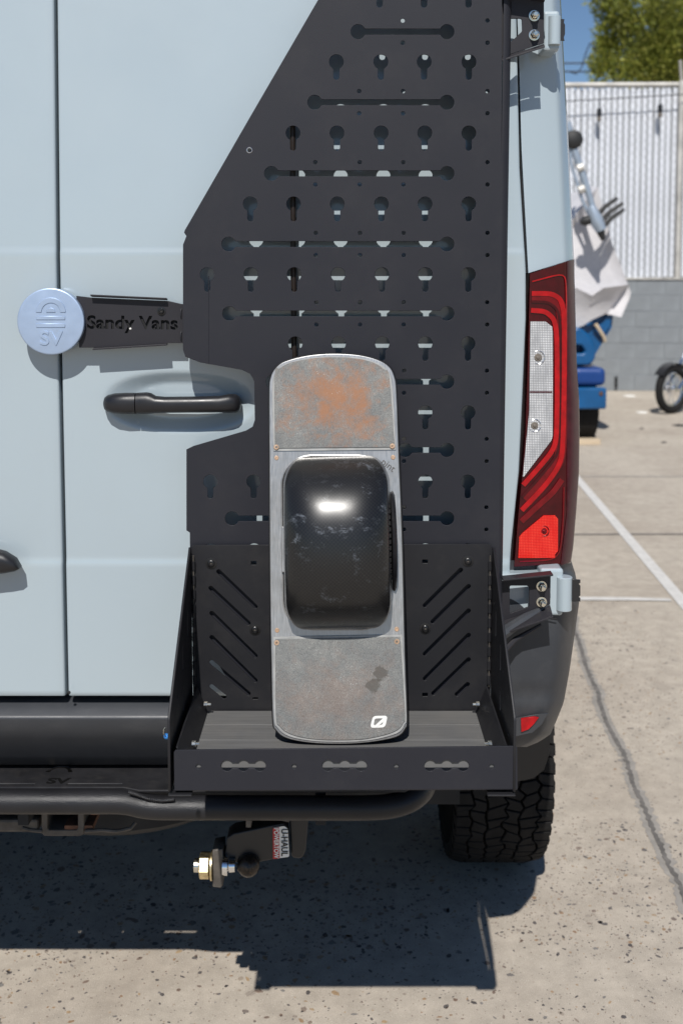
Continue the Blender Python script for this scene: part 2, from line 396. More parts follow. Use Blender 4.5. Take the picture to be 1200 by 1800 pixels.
def ribbon(pts, w0, w1, z, jit=0, n=60):
    out = []
    L = len(pts)-1
    for i in range(n+1):
        t = i/n*L; k = min(int(t), L-1); f = t-k
        c = Vector(pts[k]).lerp(Vector(pts[k+1]), f); d = (Vector(pts[k+1])-Vector(pts[k])).normalized(); s = Vector((-d.y, d.x, 0))
        ww = w0+(w1-w0)*i/n
        off = jit*noise.noise(Vector((c.x*7, c.y*7, 1))); c = c+s*off
        a = ww*(.5+jit*8*noise.noise(Vector((c.y*9, 5, z)))) ; b = ww*(.5+jit*8*noise.noise(Vector((c.y*11, 9, z))))
        a += jit*.9*noise.noise(Vector((c.y*45, 3, z))); b += jit*.9*noise.noise(Vector((c.y*52, 13, z)))
        out.append([(c.x+s.x*a, c.y+s.y*a, z), (c.x-s.x*b, c.y-s.y*b, z)])
    return fixn(mesh('r', *gridvf(out)))
crack = [PZ(u, v, 0) for u, v in ((1003, 1040), (1010, 1110), (1033, 1180), (1052, 1225), (1066, 1275), (1094, 1325), (1112, 1380), (1135, 1430), (1165, 1500), (1200, 1575), (1250, 1680), (1330, 1840))]
obj('crack_stain', ribbon(crack, .046, .044, .0012, .018, 420), M['sealant2'], kind='structure')
obj('crack', ribbon(crack, .017, .012, .003, .010, 620), M['sealant'], kind='structure')
obj('parking_line', ribbon([PZ(u, v, 0) for u, v in ((980, 800), (1015, 843), (1200, 1060), (1330, 1212))], .058, .07, .004, 0, 30), M['line_paint'], kind='structure')
obj('parking_line', ribbon([PZ(u, v, 0) for u, v in ((905, 1053), (1100, 1054), (1178, 1056))], .06, .04, .005, .001, 30), M['line_paint'], kind='structure')
obj('expansion_joint', ribbon([PZ(u, v, 0) for u, v in ((600, 941), (1400, 939))], .03, .03, .003, .001, 60), M['sealant'], kind='structure')
obj('expansion_joint', ribbon([PZ(u, v, 0) for u, v in ((600, 838), (1400, 838))], .03, .03, .002, .001, 60), M['sealant2'], kind='structure')
lit = [(1106, 696, .085), (1128, 725, .07)]
for i, (u, v, s_) in enumerate(lit):
    p = PZ(u, v, 0); m = lathe(p, (0, 0, 1), [(0, s_), (.006, s_*.9), (.008, s_*.3)], 5)
    o = obj('paper_scrap', m, M['white_print']); tag(o, ['flat white paper scrap on the ground close to the grey block wall', 'small white scrap on the ground left of the motorcycle wheel'][i], 'litter')
for i, (u, v, s_) in enumerate([(1127, 754, .03), (1166, 778, .035), (1195, 748, .10)]):
    p = PZ(u, v, 0); m = lathe(p, (0, 0, 1), [(0, s_), (.006, s_*.7), (.012, s_*.2)], 5)
    o = obj('dark_leaf', m, M['receiver'] if i < 2 else M['dark']); tag(o, ['small brown leaf on the concrete midway between trailer and motorcycle', 'brown leaf nearest the camera below the motorcycle wheel', 'dark flat scrap at the right edge under the motorcycle'][i], 'litter')

# ------------------------------------------------------------------ van body
YB = 1.912                                     # mounting panel depth
def yprof(z):
    pts = [(0, 1.965), (.845, 1.964), (1.080, 1.9635), (1.095, 1.966), (1.660, 1.9635), (1.667, 1.9653), (2.15, 1.984), (2.85, 2.04)]
    for (a, ya), (b, yb) in zip(pts, pts[1:]):
        if z <= b:
            t = max(0, (z-a)/(b-a)); t = t*t*(3-2*t) if b-a < .03 else t
            return ya+(yb-ya)*t
    return 2.04
HC = P(316, 707, 1.955)
def dent(x, z):
    a, b = (x-HC.x)/.142, (z-HC.z)/.056
    d = (abs(a)**2.4 + abs(b)**2.2)
    if d >= 1: return 0
    t = 1-d; return .013*min(1, t*1.5)**1.3
def Psurf(u, v):
    y = 1.96
    for _ in range(4): q = P(u, v, y); y = yprof(q.z)
    return P(u, v, y)
def seamx(z): # centre seam between the doors
    a = P(118, 1225, 1.966); b = P(97, 0, 1.98); return a.x + (z-a.z)*(b.x-a.x)/(b.z-a.z)
van = thing('van', (-.5, 2.6, 0), 'pale blue-grey high-roof van seen from the rear, filling the left of the photo', 'van')
def door_mesh(xl, xr, z0, z1, nx, nz, r=.006):
    rows = []
    zs = [z0+(z1-z0)*i/nz for i in range(nz+1)]
    for z in [z0]+zs+[z1]: rows.append([])
    zz = [z0]+zs+[z1]
    for i, z in enumerate(zz):
        a, b = xl(z), xr(z); r = .0042; xs = [a, a, a+r*.3, a+r] + [a+r+(b-a-2*r)*j/nx for j in range(1, nx)] + [b-r, b-r*.3, b, b]
        dy = [.03, r, r*.3, 0] + [0]*(nx-1) + [0, r*.3, r, .03]
        for x, d in zip(xs, dy):
            y = yprof(z)+d+dent(x, z)
            if i in (0, len(zz)-1): y += .03
            e = min(z-z0, z1-z)
            if e < r and i not in (0, len(zz)-1): y += (r-e)*.7
            cx = x-.30
            if cx > 0: y += .9*cx*cx
            rows[i].append((x, y, z))
    return smooth_by_angle(fixn(mesh('d', *gridvf(rows))), 50)
DZ0 = Psurf(200, 1224).z
obj('rear_door', door_mesh(lambda z: -1.40, lambda z: seamx(z)-.003, DZ0, 2.75, 60, 330), M['paint'], van, 'left rear door')
def door_r(z):
    v = 478-(z-CH)*955
    pts = [(-300, 905), (100, 914), (300, 917), (480, 927), (560, 927), (700, 921), (830, 915), (960, 902), (1000, 899), (1230, 896)]
    for (a, ua), (b, ub) in zip(pts, pts[1:]):
        if v <= b: u = ua+(ub-ua)*(max(v, a)-a)/(b-a); break
    else: u = 896
    return P(u-4, max(-300, min(1240, v)), 1.972).x
obj('rear_door', door_mesh(lambda z: seamx(z)+.003, door_r, DZ0, 2.75, 230, 420), M['paint'], van, 'right rear door with the black handle')
obj('door_gap', box(-1.39, .37, 2.005, 2.01, .80, 1.6), M['gap'], van)
obj('door_gap', fixn(mesh('b', *gridvf([[(-1.39, yprof(z)+.045, z), (.37, yprof(z)+.045, z)] for z in (1.6, 2.1, 2.75)]))), M['gap'], van)
# rear pillar and side, built as strips that turn the corner
def strip_rows(table, v0, v1, n):
    out = []
    for i in range(n+1):
        v = v0+(v1-v0)*i/n
        for (a, l0, r0), (b, l1, r1) in zip(table, table[1:]):
            if v <= b or (b, l1, r1) == table[-1]:
                t = (v-a)/(b-a); out.append((v, l0+(l1-l0)*t, r0+(r1-r0)*t)); break
    return out
def csurf(u, v, ul, ur):
    f = max(0, min(1, (u-ul)/(ur-ul))); y = yprof(P(u, v, 1.96).z)
    return y + .012 + .022*f*f + (.045*((f-.78)/.22)**2 if f > .78 else 0)
EDGE = [(-500, 880, 962), (0, 908, 985), (95, 912, 990), (240, 916, 998), (455, 928, 1008), (560, 930, 1010), (720, 926, 1017), (850, 915, 1015), (1000, 904, 1003), (1060, 900, 1000), (1240, 896, 985)]
def pillar(v0, v1, slope=0):
    rows = []
    for v, l, r in strip_rows(EDGE, v0, v1, 40):
        row = []
        for j in range(25):
            f = j/24; u = l+(r-l)*f; vv = v + slope*(1-f)*((v-v0)/(v1-v0)); row.append(P(u, vv, csurf(u, v, l, r)))
        a = row[-1]; row += [Vector((a.x+.004, a.y+.05, a.z)), Vector((a.x+.02, a.y+.3, a.z)), Vector((a.x+.10, a.y+.9, a.z)), Vector((a.x+.10, 7.6, a.z))]
        b = row[0]; row = [Vector((b.x, b.y+.05, b.z)), Vector((b.x, b.y+.003, b.z))]+row
        rows.append(row)
    return smooth_by_angle(fixn(mesh('p', *gridvf(rows))), 50)
obj('rear_pillar', pillar(-480, 455, 25), M['paint'], van)
obj('side_panel', fixn(mesh('s', [(x, y, z) for y, x1 in ((2.2, .40), (2.6, .43), (2.61, .47), (7.6, .50)) for x in (.3, x1) for z in (.86, 2.1)], [(i*4+a, i*4+b, i*4+4+b, i*4+4+a) for i in range(3) for a, b in ((0,1), (1,3), (3,2), (2,0))]+[(0,1,3,2), (12,13,15,14)])), M['paint'], van)
obj('underbody', box(-1.4, .25, 2.2, 7.5, .50, .88), M['dark'], van)
obj('cargo_body', box(-1.42, .34, 2.2, 7.6, .75, 2.78, .05), M['paint'], van)
# thin line highlighting where the door panels are pressed is part of yprof. small drain mark
obj('drain_plug', lathe(P(122, 1217, 1.951), (0, -1, 0), [(0, .003), (.002, .003), (.003, .001)], 12), M['gap'], van)

# ---- door handle
def loft_x(sec, n=24, e=2.4):
    vs = []; fs = []
    for c, rz, ry in sec:
        for k in range(n):
            a = 2*math.pi*k/n; ca, sa = math.cos(a), math.sin(a)
            vs.append((c[0], c[1]+ry*math.copysign(abs(ca)**(2/e), ca), c[2]+rz*math.copysign(abs(sa)**(2/e), sa)))
    L = len(sec)
    for i in range(L-1):
        for k in range(n): fs.append((i*n+k, i*n+(k+1) % n, (i+1)*n+(k+1) % n, (i+1)*n+k))
    fs.append(tuple(range(n-1, -1, -1))); fs.append(tuple((L-1)*n+k for k in range(n)))
    return smooth_by_angle(fixn(mesh('l', vs, fs)), 50)
def hsec(lst): return [(P(u, v, 1.967-(1.966-y)*.5), S(rz, y), ry) for u, v, y, rz, ry in lst]
H = obj('door_handle', loft_x(hsec([(240.6, 709, 1.918, 19, .016), (258, 708.5, 1.916, 19.5, .0165), (266, 709, 1.915, 18.5, .0165), (274, 711, 1.913, 15.5, .015), (290, 711.5, 1.911, 14.5, .014), (340, 711, 1.909, 14.5, .014), (385, 710.5, 1.911, 15, .014), (403, 709, 1.917, 17, .015), (415, 709, 1.926, 16.5, .016), (421, 710, 1.934, 13, .016), (424, 711, 1.94, 6, .012)])), M['handle'], van)
obj('lock_cap', loft_x(hsec([(183, 709, 1.948, 5, .006), (185, 709, 1.942, 11, .012), (190, 709, 1.934, 15, .016), (202, 709, 1.925, 18, .018), (220, 709, 1.92, 19, .018), (239, 709, 1.918, 19, .016)])), M['handle'], H)
obj('handle_mount', box(P(392, 700, 1.95).x, P(418, 700, 1.95).x, 1.95, 1.995, P(0, 722, 1.95).z, P(0, 700, 1.95).z, .003), M['handle'], H)
obj('handle_mount', box(P(198, 700, 1.95).x, P(250, 700, 1.95).x, 1.95, 1.995, P(0, 722, 1.95).z, P(0, 698, 1.95).z, .003), M['handle'], H)
# plate-light trim whose tip enters at the left edge
tp = [P(u, v, 1.935) for u, v in ((-300, 985), (-120, 985), (-30, 985), (10, 988), (28, 992), (36, 997))]
obj('plate_light_trim', loft_x([(p, r, q) for p, r, q in zip(tp, (.03, .03, .028, .020, .012, .002), (.02, .02, .02, .018, .016, .01))]), M['handle'], van)

# ---- tail light
TL = thing_tl = bpy.data.objects.new('tail_light', None); COL.objects.link(TL); TL.parent = van; TL.matrix_parent_inverse = Matrix.Translation(-van.location)
def tl_edges(v):
    T = [(440, 932, 1009), (480, 931, 1009), (560, 929, 1011), (640, 927, 1013), (700, 925, 1017), (760, 923, 1018), (830, 918, 1017), (900, 911, 1012), (960, 906, 1007), (1000, 903, 1001)]
    for (a, l0, r0), (b, l1, r1) in zip(T, T[1:]):
        if v <= b: t = max(0, (v-a)/(b-a)); return l0+(l1-l0)*t, r0+(r1-r0)*t
    return 903, 1001
def tl_pt(u, v, proud=0):
    l, r = tl_edges(v); return P(u, v, csurf(u, v, l, r)-.008-proud)
def tl_patch(rows, cols, proud, depth=.004):
    g_ = []
    for ul, vl, ur, vr in rows:
        line = [tl_pt(ul+(ur-ul)*j/cols, vl+(vr-vl)*j/cols, proud) for j in range(cols+1)]
        g_.append([line[0]+Vector((0, depth, 0))]+line+[line[-1]+Vector((0, depth, 0))])
    g_ = [[p+Vector((0, depth, 0)) for p in g_[0]]]+g_+[[p+Vector((0, depth, 0)) for p in g_[-1]]]
    return smooth_by_angle(fixn(mesh('t', *gridvf(g_))), 50)
rows = []
for i in range(61):
    f = i/60; vl = 481+(996-481)*f; vr = 455+(990-455)*f; l, _ = tl_edges(vl); _, r = tl_edges(vr); rows.append((l, vl, r, vr))
obj('lens_housing', tl_patch(rows, 24, 0, .05), M['lens_dark'], TL)
rows2 = []
for i in range(61):
    f = i/60; vl = 459+(994-459)*f; vr = 457+(988-457)*f; _, r = tl_edges(vr)
    l = 996 if vl < 900 else 996-(vl-900)*.12
    rows2.append((l, vl, r-.5, vr))
obj('side_lens', tl_patch(rows2, 10, .0015, .004), M['lens_side'], TL)
def Z5(x, y): return 860+x/3.05, 430+y/3.05
def band(pts, wd, n=6):
    q = []
    for i in range(len(pts)-1):
        for k in range(n): q.append(Vector(pts[i]).lerp(Vector(pts[i+1]), k/n))
    q.append(Vector(pts[-1]))
    for _ in range(4): q = [q[0]]+[(q[i-1]+q[i]*2+q[i+1])/4 for i in range(1, len(q)-1)]+[q[-1]]
    rows = []
    for i, p in enumerate(q):
        d = (q[min(i+1, len(q)-1)]-q[max(i-1, 0)]).normalized(); s = Vector((-d.y, d.x))*wd/2
        a = Z5(*(p+s)); b = Z5(*(p-s)); rows.append((*a, *b))
    return rows
obj('guide_surround', tl_patch(band([(226, 278), (325, 280), (372, 308), (390, 375), (392, 700), (384, 1105), (362, 1180), (294, 1275), (200, 1378)], 58), 3, .0012), M['lens_mid'], TL)
obj('light_guide', tl_patch(band([(226, 262), (330, 262), (380, 290), (400, 370), (400, 700), (392, 1110), (370, 1190), (300, 1290), (172, 1425)], 26), 3, .0022), M['lens_red'], TL)
obj('light_guide', tl_patch(band([(222, 352), (300, 358), (346, 400), (360, 480), (362, 800), (358, 1050), (330, 1120), (180, 1290)], 26), 3, .0022), M['lens_red'], TL)
obj('light_guide', tl_patch(band([(224, 305), (315, 308), (362, 345), (381, 420), (381, 1060), (352, 1150), (174, 1355)], 14), 3, .0016), M['lens_dark'], TL)
obj('light_guide', tl_patch(band([(388, 1260), (340, 1330), (260, 1400), (170, 1485)], 30), 3, .002), M['lens_mid'], TL)
obj('light_guide', tl_patch(band([(228, 198), (405, 150), (412, 260), (410, 700)], 7), 3, .002), M['lens_red'], TL)
obj('light_guide', tl_patch(band([(160, 1700), (375, 1690), (395, 1480), (398, 1300)], 7), 3, .002), M['lens_mid'], TL)
cl = []
for i in range(31):
    y = 412+(1245-412)*i/30; xl = 218-(y-412)*.012 if y < 900 else 212-(y-900)*.1
    xr = 338 if 460 < y < 1040 else (300+38*math.sqrt(max(0, 1-((460-y)/48)**2)) if y <= 460 else 338-(y-1040)*.76)
    cl.append((*Z5(xl, y), *Z5(max(xr, xl+2), y)))
obj('clear_lens', tl_patch(cl, 8, .0026), M['lens_clear'], TL)
obj('clear_lens_border', tl_patch(band([(335, 790), (215, 790)], 8), 3, .0032), M['lens_side'], TL)
lb = []
for i in range(13):
    y = 1452+(1680-1452)*i/12; xl = (290-(y-1452)*1.2) if y < 1560 else 160-(y-1560)*.06; xr = 366 if 1470 < y < 1655 else 350
    lb.append((*Z5(xl, y), *Z5(xr, y)))
obj('red_reflector', tl_patch(lb, 8, .0026), M['lens_bright'], TL)
for x, y, r, mm in ((258, 605, 36, 'bulb'), (240, 970, 34, 'bulb'), (290, 1535, 28, 'lens_red')):
    u, v = Z5(x, y); c = tl_pt(u, v, .0018); rr = S(r/3.05, 1.96); mm = {'bulb': 'bulb', 'lens_red': 'lens_mid'}[mm]; obj('bulb_ring', tube([c+Vector((rr*math.cos(a*math.pi/12), -.0005, rr*math.sin(a*math.pi/12))) for a in range(25)], .0009, 6, False), M['chrome'] if mm == 'bulb' else M['lens_mid'], TL); rr *= .62
    bb = obj('bulb', lathe(c, (0, -1, 0), [(0, rr), (.001, rr*.97), (.0022, rr*.78), (.0022, rr*.5), (.0032, rr*.42), (.0038, rr*.2), (.004, .0005)], 20), M[mm], TL)

# ---- bumper
def bump_surface():
    # corner cover, strips turning the corner; rows from photo
    T = [(985, 890, 1003), (1010, 880, 1011), (1060, 880, 1017), (1110, 880, 1010), (1180, 880, 1000), (1235, 880, 990), (1270, 880, 976), (1292, 880, 966), (1305, 880, 945), (1313, 880, 925)]
    rows = []
    for v, l, r in strip_rows(T, 985, 1313, 44):
        row = []
        for j in range(26):
            f = j/25; u = l+(r-l)*f
            zz = (v-1100)/213; bulge = -.012 - .010*math.sin(max(0, min(1, (v-1010)/300))*math.pi)
            if v < 1012: bulge = .010
            if v > 1225: bulge += .02*((v-1225)/88)**2
            if 1200 < v < 1240: bulge += .004*math.sin((v-1200)/40*math.pi)
            y = 1.968+bulge+.02*f*f+(.06*((f-.75)/.25)**2 if f > .75 else 0)
            row.append(P(u, v, y))
        a = row[-1]; row += [Vector((a.x+.003, a.y+.03, a.z)), Vector((a.x+.01, a.y+.12, a.z)), Vector((a.x+.02, a.y+.25, a.z+.02))]
        rows.append(row)
    last = rows[-1]; rows.append([Vector((p.x, p.y+.12, p.z+.004)) for p in last])
    return smooth_by_angle(fixn(mesh('b', *gridvf(rows))), 50)
bp = obj('bumper_corner', bump_surface(), M['plastic'], van)
zt, zc, zl, zb = P(0, 1230, 1.99).z, P(0, 1262, 1.955).z, P(0, 1330, 2.025).z, P(0, 1344, 2.045).z
rows = []
for y, z in ((2.1, zt+.004), (1.995, zt+.002), (1.987, zt-.002), (1.959, zc+.003), (1.9565, zc), (1.9555, zc-.004), (1.985, (zc+zl)/2), (2.025, zl), (2.045, zb), (2.15, zb-.004)):
    rows.append([(x, y, z) for x in (-1.45, -1.0, -.6, -.2, .1, .25)])
obj('bumper_centre', smooth_by_angle(fixn(mesh('b', *gridvf(rows))), 50), M['plastic'], van)
rfl = [(915, 1262), (938, 1259), (946, 1260), (938, 1271), (928, 1281), (915, 1286)]
def upoly(px, y): return [(P(u, v, y).x, P(u, v, y).z) for u, v in px]
obj('bumper_recess', plate(upoly([(905, 1262), (938, 1256), (962, 1253), (952, 1272), (935, 1287), (905, 1294)], 1.955), [], .004, upright(1.955)), mat('recess_plastic', (.035,.037,.042), .5), bp)
obj('bumper_reflector', plate(upoly(rfl, 1.952), [], .004, upright(1.951)), M['lens_red'], bp)
# recessed panel line on the corner cover
obj('corner_seam', tube([P(u, v, 1.949) for u, v in ((893, 1088), (960, 1087), (978, 1088))] , .0012, 6), M['gap'], bp)
# for v, y in ((1088, 1.963), (1140, 1.960), (1200, 1.965))], .0009, 6), M['gap'], bp)
# mud flap
obj('mud_flap', plate(upoly([(895, 1290), (966, 1290), (964, 1325), (955, 1352), (938, 1366), (895, 1376)], 2.35), [], .006, upright(2.35)), M['black'], van)

# ---- rear wheel
TC = Vector((0, 2.95, .365)); TR = .365; TX0, TX1 = .285, .534
wh = bpy.data.objects.new('rear_wheel', None); COL.objects.link(wh); wh.parent = van; wh.matrix_parent_inverse = Matrix.Translation(-van.location)
wc = Vector(((TX0+TX1)/2, TC.y, TC.z)); hw = (TX1-TX0)/2
obj('tyre', lathe(wc, (1, 0, 0), [(-hw*.9, .21), (-hw, .25), (-hw, .31), (-hw*.92, .342), (-hw*.8, .352), (hw*.8, .352), (hw*.92, .342), (hw, .31), (hw, .25), (hw*.9, .21)], 64), M['tyre_dark'], wh)
obj('rim', lathe(wc, (1, 0, 0), [(-hw*.8, .2), (hw*.6, .205), (hw*.7, .21), (hw*.65, .18), (hw*.4, .05)], 40), M['black'], wh)
def tread():
    nc, nr = 6, 128; vs = []; fs = []
    tr = random.Random(3)
    def wpt(i, j):
        a = j % nr
        r2 = random.Random(a*131+i*17+5)
        jx, ja = (r2.random()-.5)*.5, (r2.random()-.5)*.55
        xx = (i/nc*2-1) + (jx*2/nc if 0 < i < nc else 0)
        aa = j + ja + (.34 if i % 2 else -.34)
        return xx, aa
    for j in range(nr):
        if 6.283*j/nr > 7: continue
        for i in range(nc):
            if (i+j) % 2: continue
            # irregular hexagon spanning two rows
            c = [wpt(i, j), wpt(i+1, j), wpt(i+1, j+1), wpt(i+1, j+2), wpt(i, j+2), wpt(i, j+1)]
            c = [wpt(i, j), wpt(i+1, j), wpt(i+1, j+1), wpt(i+1, j+2), wpt(i, j+2), wpt(i, j+1)]
            cx = sum(p[0] for p in c)/6; ca = sum(p[1] for p in c)/6
            o = len(vs)
            for lvl, ins in ((.349, .93), (.3645, .86), (.3645, .86)):
                pass
            for rad, ins in ((.348, .88), (.3640, .86), (.3652, .79)):
                for x, a in c:
                    x2 = cx+(x-cx)*ins; a2 = ca+(a-ca)*ins; th = 6.28318*a2/nr
                    drop = .016*max(0, abs(x2)-.75)**1.3*4
                    vs.append((wc.x+x2*hw*.99, wc.y-(rad-drop)*math.cos(th), wc.z+(rad-drop)*math.sin(th)))
            for l in range(2):
                for k in range(6): fs.append((o+l*6+k, o+l*6+(k+1) % 6, o+l*6+6+(k+1) % 6, o+l*6+6+k))
            fs.append(tuple(o+12+k for k in range(6)))
    return fixn(mesh('tread', vs, fs))
obj('tread_blocks', tread(), M['tyre'], wh, kind='stuff')
# shoulder lugs
def lugs():
    parts = []
    for k in range(46):
        a = 2*math.pi*k/46; c, s = math.cos(a), math.sin(a)
        for sd in (-1, 1):
            v, f = boxvf(hw*.9, hw*1.0, -.017, .011, .318, .35); vv = []
            for x, y, z in v: vv.append((wc.x+sd*x, wc.y+y*c-z*s, wc.z+y*s+z*c))
            parts.append((vv, f))
    return fixn(mesh('lugs', *join(parts)))
obj('shoulder_lugs', lugs(), M['tyre'], wh, kind='stuff')

for nm_ in ('tyre', 'rim', 'tread_blocks', 'shoulder_lugs'):  # left wheel, out of view, added to block light under the van
    o_ = bpy.data.objects[nm_]; c_ = o_.copy(); COL.objects.link(c_); c_.parent = None; c_.parent = van; c_.matrix_parent_inverse = Matrix.Translation(-van.location); c_.location = (-1.87, 0, 0)
obj('axle_occluder', tube([(-1.3, 2.95, .36), (.28, 2.95, .36)], .07, 14), M['dark'], van)  # unseen running gear added as occluders to darken the ground below
obj('diff_occluder', lathe((-.5, 2.95, .36), (1, 0, 0), [(-.18, .07), (-.12, .15), (.12, .15), (.18, .07)], 20), M['dark'], van)
obj('spare_wheel_occluder', lathe((-.5, 2.50, .42), (0, 0, 1), [(0, .28), (.04, .34), (.18, .34), (.22, .28)], 36), M['dark'], van)  # unseen spare, put in to keep light out from underneath
obj('fuel_tank', box(-1.2, -.1, 3.5, 5.5, .28, .5, .05), M['dark'], van)  # unseen tank added as one more occluder under the floor
obj('exhaust_box', box(.0, .22, 2.35, 2.6, .45, .6, .04), M['dark'], van)
# ---- painted door hinges with arms and bolts
def hinge(u0, u1, v0, v1, bolts_dark=True):
    y = 1.945
    h = obj('door_hinge', box(P(u0, 0, y).x, P(u1, 0, y).x, y, 2.02, P(0, v1, y).z, P(0, v0, y).z, .006, 3), M['paint'], van)
    return h
hg = hinge(963, 1006, 1000, 1083); hy = 1.914
obj('hinge_knuckle', lathe(P(990, 1072, 1.947), (0, 0, 1), [(0, .0135), (.001, .0145), (.062, .0145), (.063, .0135)], 24), M['paint'], hg)
obj('hinge_plate', box(P(880, 0, 1.96).x, P(964, 0, 1.96).x, 1.952, 1.99, P(0, 1086, 1.955).z, P(0, 1008, 1.955).z, .003), M['paint'], hg)
hg2 = hinge(955, 984, 18, 90)
obj('hinge_knuckle', lathe(P(973, 80, 1.947), (0, 0, 1), [(0, .0105), (.001, .0115), (.05, .0115), (.051, .0105)], 24), M['paint'], hg2)

# ------------------------------------------------------------------ mounting panel
pan = thing('mounting_panel', P(600, 1240, YB), 'tall black perforated metal panel with keyholes bolted over the right rear door', 'panel')
def U(px): return upoly(px, YB)
out = [(704, -250), (563, -7), (440, 205), (325, 405), (324, 409), (328, 415), (322, 430), (322, 614), (326, 627), (352, 637), (425, 650)]
out += [(440, 657), (447, 670), (448, 738), (444, 750), (432, 757), (340, 784), (328, 790), (328, 932), (334, 936), (335, 1080), (425, 1238), (800, 1240), (876, 1180), (880, 600), (882, -250)]
sc_ = YB/F
holes = []
def kh(u, v):
    r, w_, L = 12.6, 5.2, 30.5; a = math.degrees(math.asin(w_/r))
    pts = arc(0, 0, r, -90+a, 270-a, 20) + [(-w_, -(L-w_))]+arc(0, -(L-w_), w_, 180, 360, 6)
    c = P(u, v, YB); return [(c.x+x*sc_, c.z+z*sc_) for x, z in pts]
def bell(u0, u1, v):
    r, w_ = 12.6, 5.0; a = math.degrees(math.asin(w_/r)); c0 = P(u0, v, YB); c1 = P(u1, v, YB)
    l = arc(0, 0, r, a, 360-a, 18); rr = arc(0, 0, r, -180+a, 180-a, 18)
    return [(c0.x+x*sc_, c0.z+z*sc_) for x, z in l]+[(c1.x+x*sc_, c1.z+z*sc_) for x, z in rr]
for v, us in ((-18, (667, 745, 823)), (109, (591, 669, 745, 823.5)), (234, (515, 592, 669.5, 746, 823.3)), (358.5, (440, 516, 592.5, 670, 746.5, 823)), (482.5, (364.5, 441, 517, 594, 671, 747, 822.5)),
              (604, (519, 595, 671.5, 747, 822)), (725, (520, 596, 672, 747, 822)), (846.5, (370, 446, 521, 597, 672, 747, 821.5)), (967, (371, 447, 522, 598, 673, 747, 821))):
    for u in us: holes.append(kh(u, v))
for v, u0 in ((-69, 705), (56, 629), (180, 553), (305, 477), (429, 402), (551, 403.5), (671, 480), (791, 712), (911, 408)):
    holes.append(bell(u0, 785, v))
for v, us in ((-69, (856,)), (56, (707.5, 856)), (180, (631, 708, 856)), (305, (554, 632, 708.5, 856)), (429, (555, 632.5, 709, 856)), (551, (556, 632.5, 709, 855.5)), (671, (557, 633, 709.5, 855)), (791, (709.5, 854.5)), (911, (709.5, 854))):
    for u in us:
        for dv in (-19.5, 19.5):
            c = P(u, v+dv, YB); holes.append(circ(c.x, c.z, 3.7*sc_, 12))
c = P(438.5, 264, YB); holes.append(circ(c.x, c.z, 4*sc_, 14))
obj('perforated_plate', plate(U(out), holes, .0032, upright(YB), .0004), M['powder'], pan)
obj('dark_hole_blank', lathe(c, (0, -1, 0), [(-.004, 3.6*sc_), (-.001, 3.6*sc_), (0, 2*sc_)], 12), M['bolt'], pan)  # black disc added to keep the hole dark against the lit door
obj('grommet', tube([c+Vector((4.6*sc_*math.cos(a*math.pi/8), -.0017, 4.6*sc_*math.sin(a*math.pi/8))) for a in range(17)], .0007, 6, False), M['chrome'], pan)
# rolled right edge and return flange
rows = []
xr = P(880, 500, YB).x
for i in range(40):
    z = P(0, -250, YB).z + (P(0, 1190, YB).z-P(0, -250, YB).z)*i/39; xx = P(880-3.5*i/39*1.6, 600, YB).x
    row = [(xx-.001, YB-.0016, z)]
    for k in range(9):
        a = math.pi/2*k/8; row.append((xx+.014*math.sin(a), YB-.0017+.014*(1-math.cos(a)), z))
    row.append((xx+.014, YB+.05, z)); row.append((xx+.006, YB+.05, z)); rows.append(row)
obj('rolled_edge', smooth_by_angle(fixn(mesh('r', *gridvf(rows))), 60), M['powder'], pan)
# folded left edge
def flange(a, b, dy=.018, th=.003, name='folded_edge'):
    A = P(*a, YB); B = P(*b, YB); d = (B-A).normalized(); s = Vector((d.z, 0, -d.x))*th
    v = [A, A+s, A+s+Vector((0, dy, 0)), A+Vector((0, dy, 0)), B, B+s, B+s+Vector((0, dy, 0)), B+Vector((0, dy, 0))]
    v = [p+Vector((0, .0017, 0)) for p in v]
    obj(name, bevel_mesh(mesh('f', v, [(0,1,2,3), (4,7,6,5), (0,4,5,1), (1,5,6,2), (2,6,7,3), (3,7,4,0)]), .0006), M['powder'], pan)
flange((322, 614), (322, 430)); flange((326, 405), (704, -250)); flange((328, 932), (328, 792))
# tiny press line down the left part of the plate
obj('press_line', tube([P(367, v, YB-.0013) for v in (485, 560, 640)], .0009, 6), M['powder'], pan)
# spine rod behind the plate
obj('support_rod', tube([P(514, 215, 1.93), P(515, 400, 1.93), P(517, 640, 1.93)], .0052, 16), mat('brown_black_rod', (.020, .015, .013), .4, spec=.3), pan)
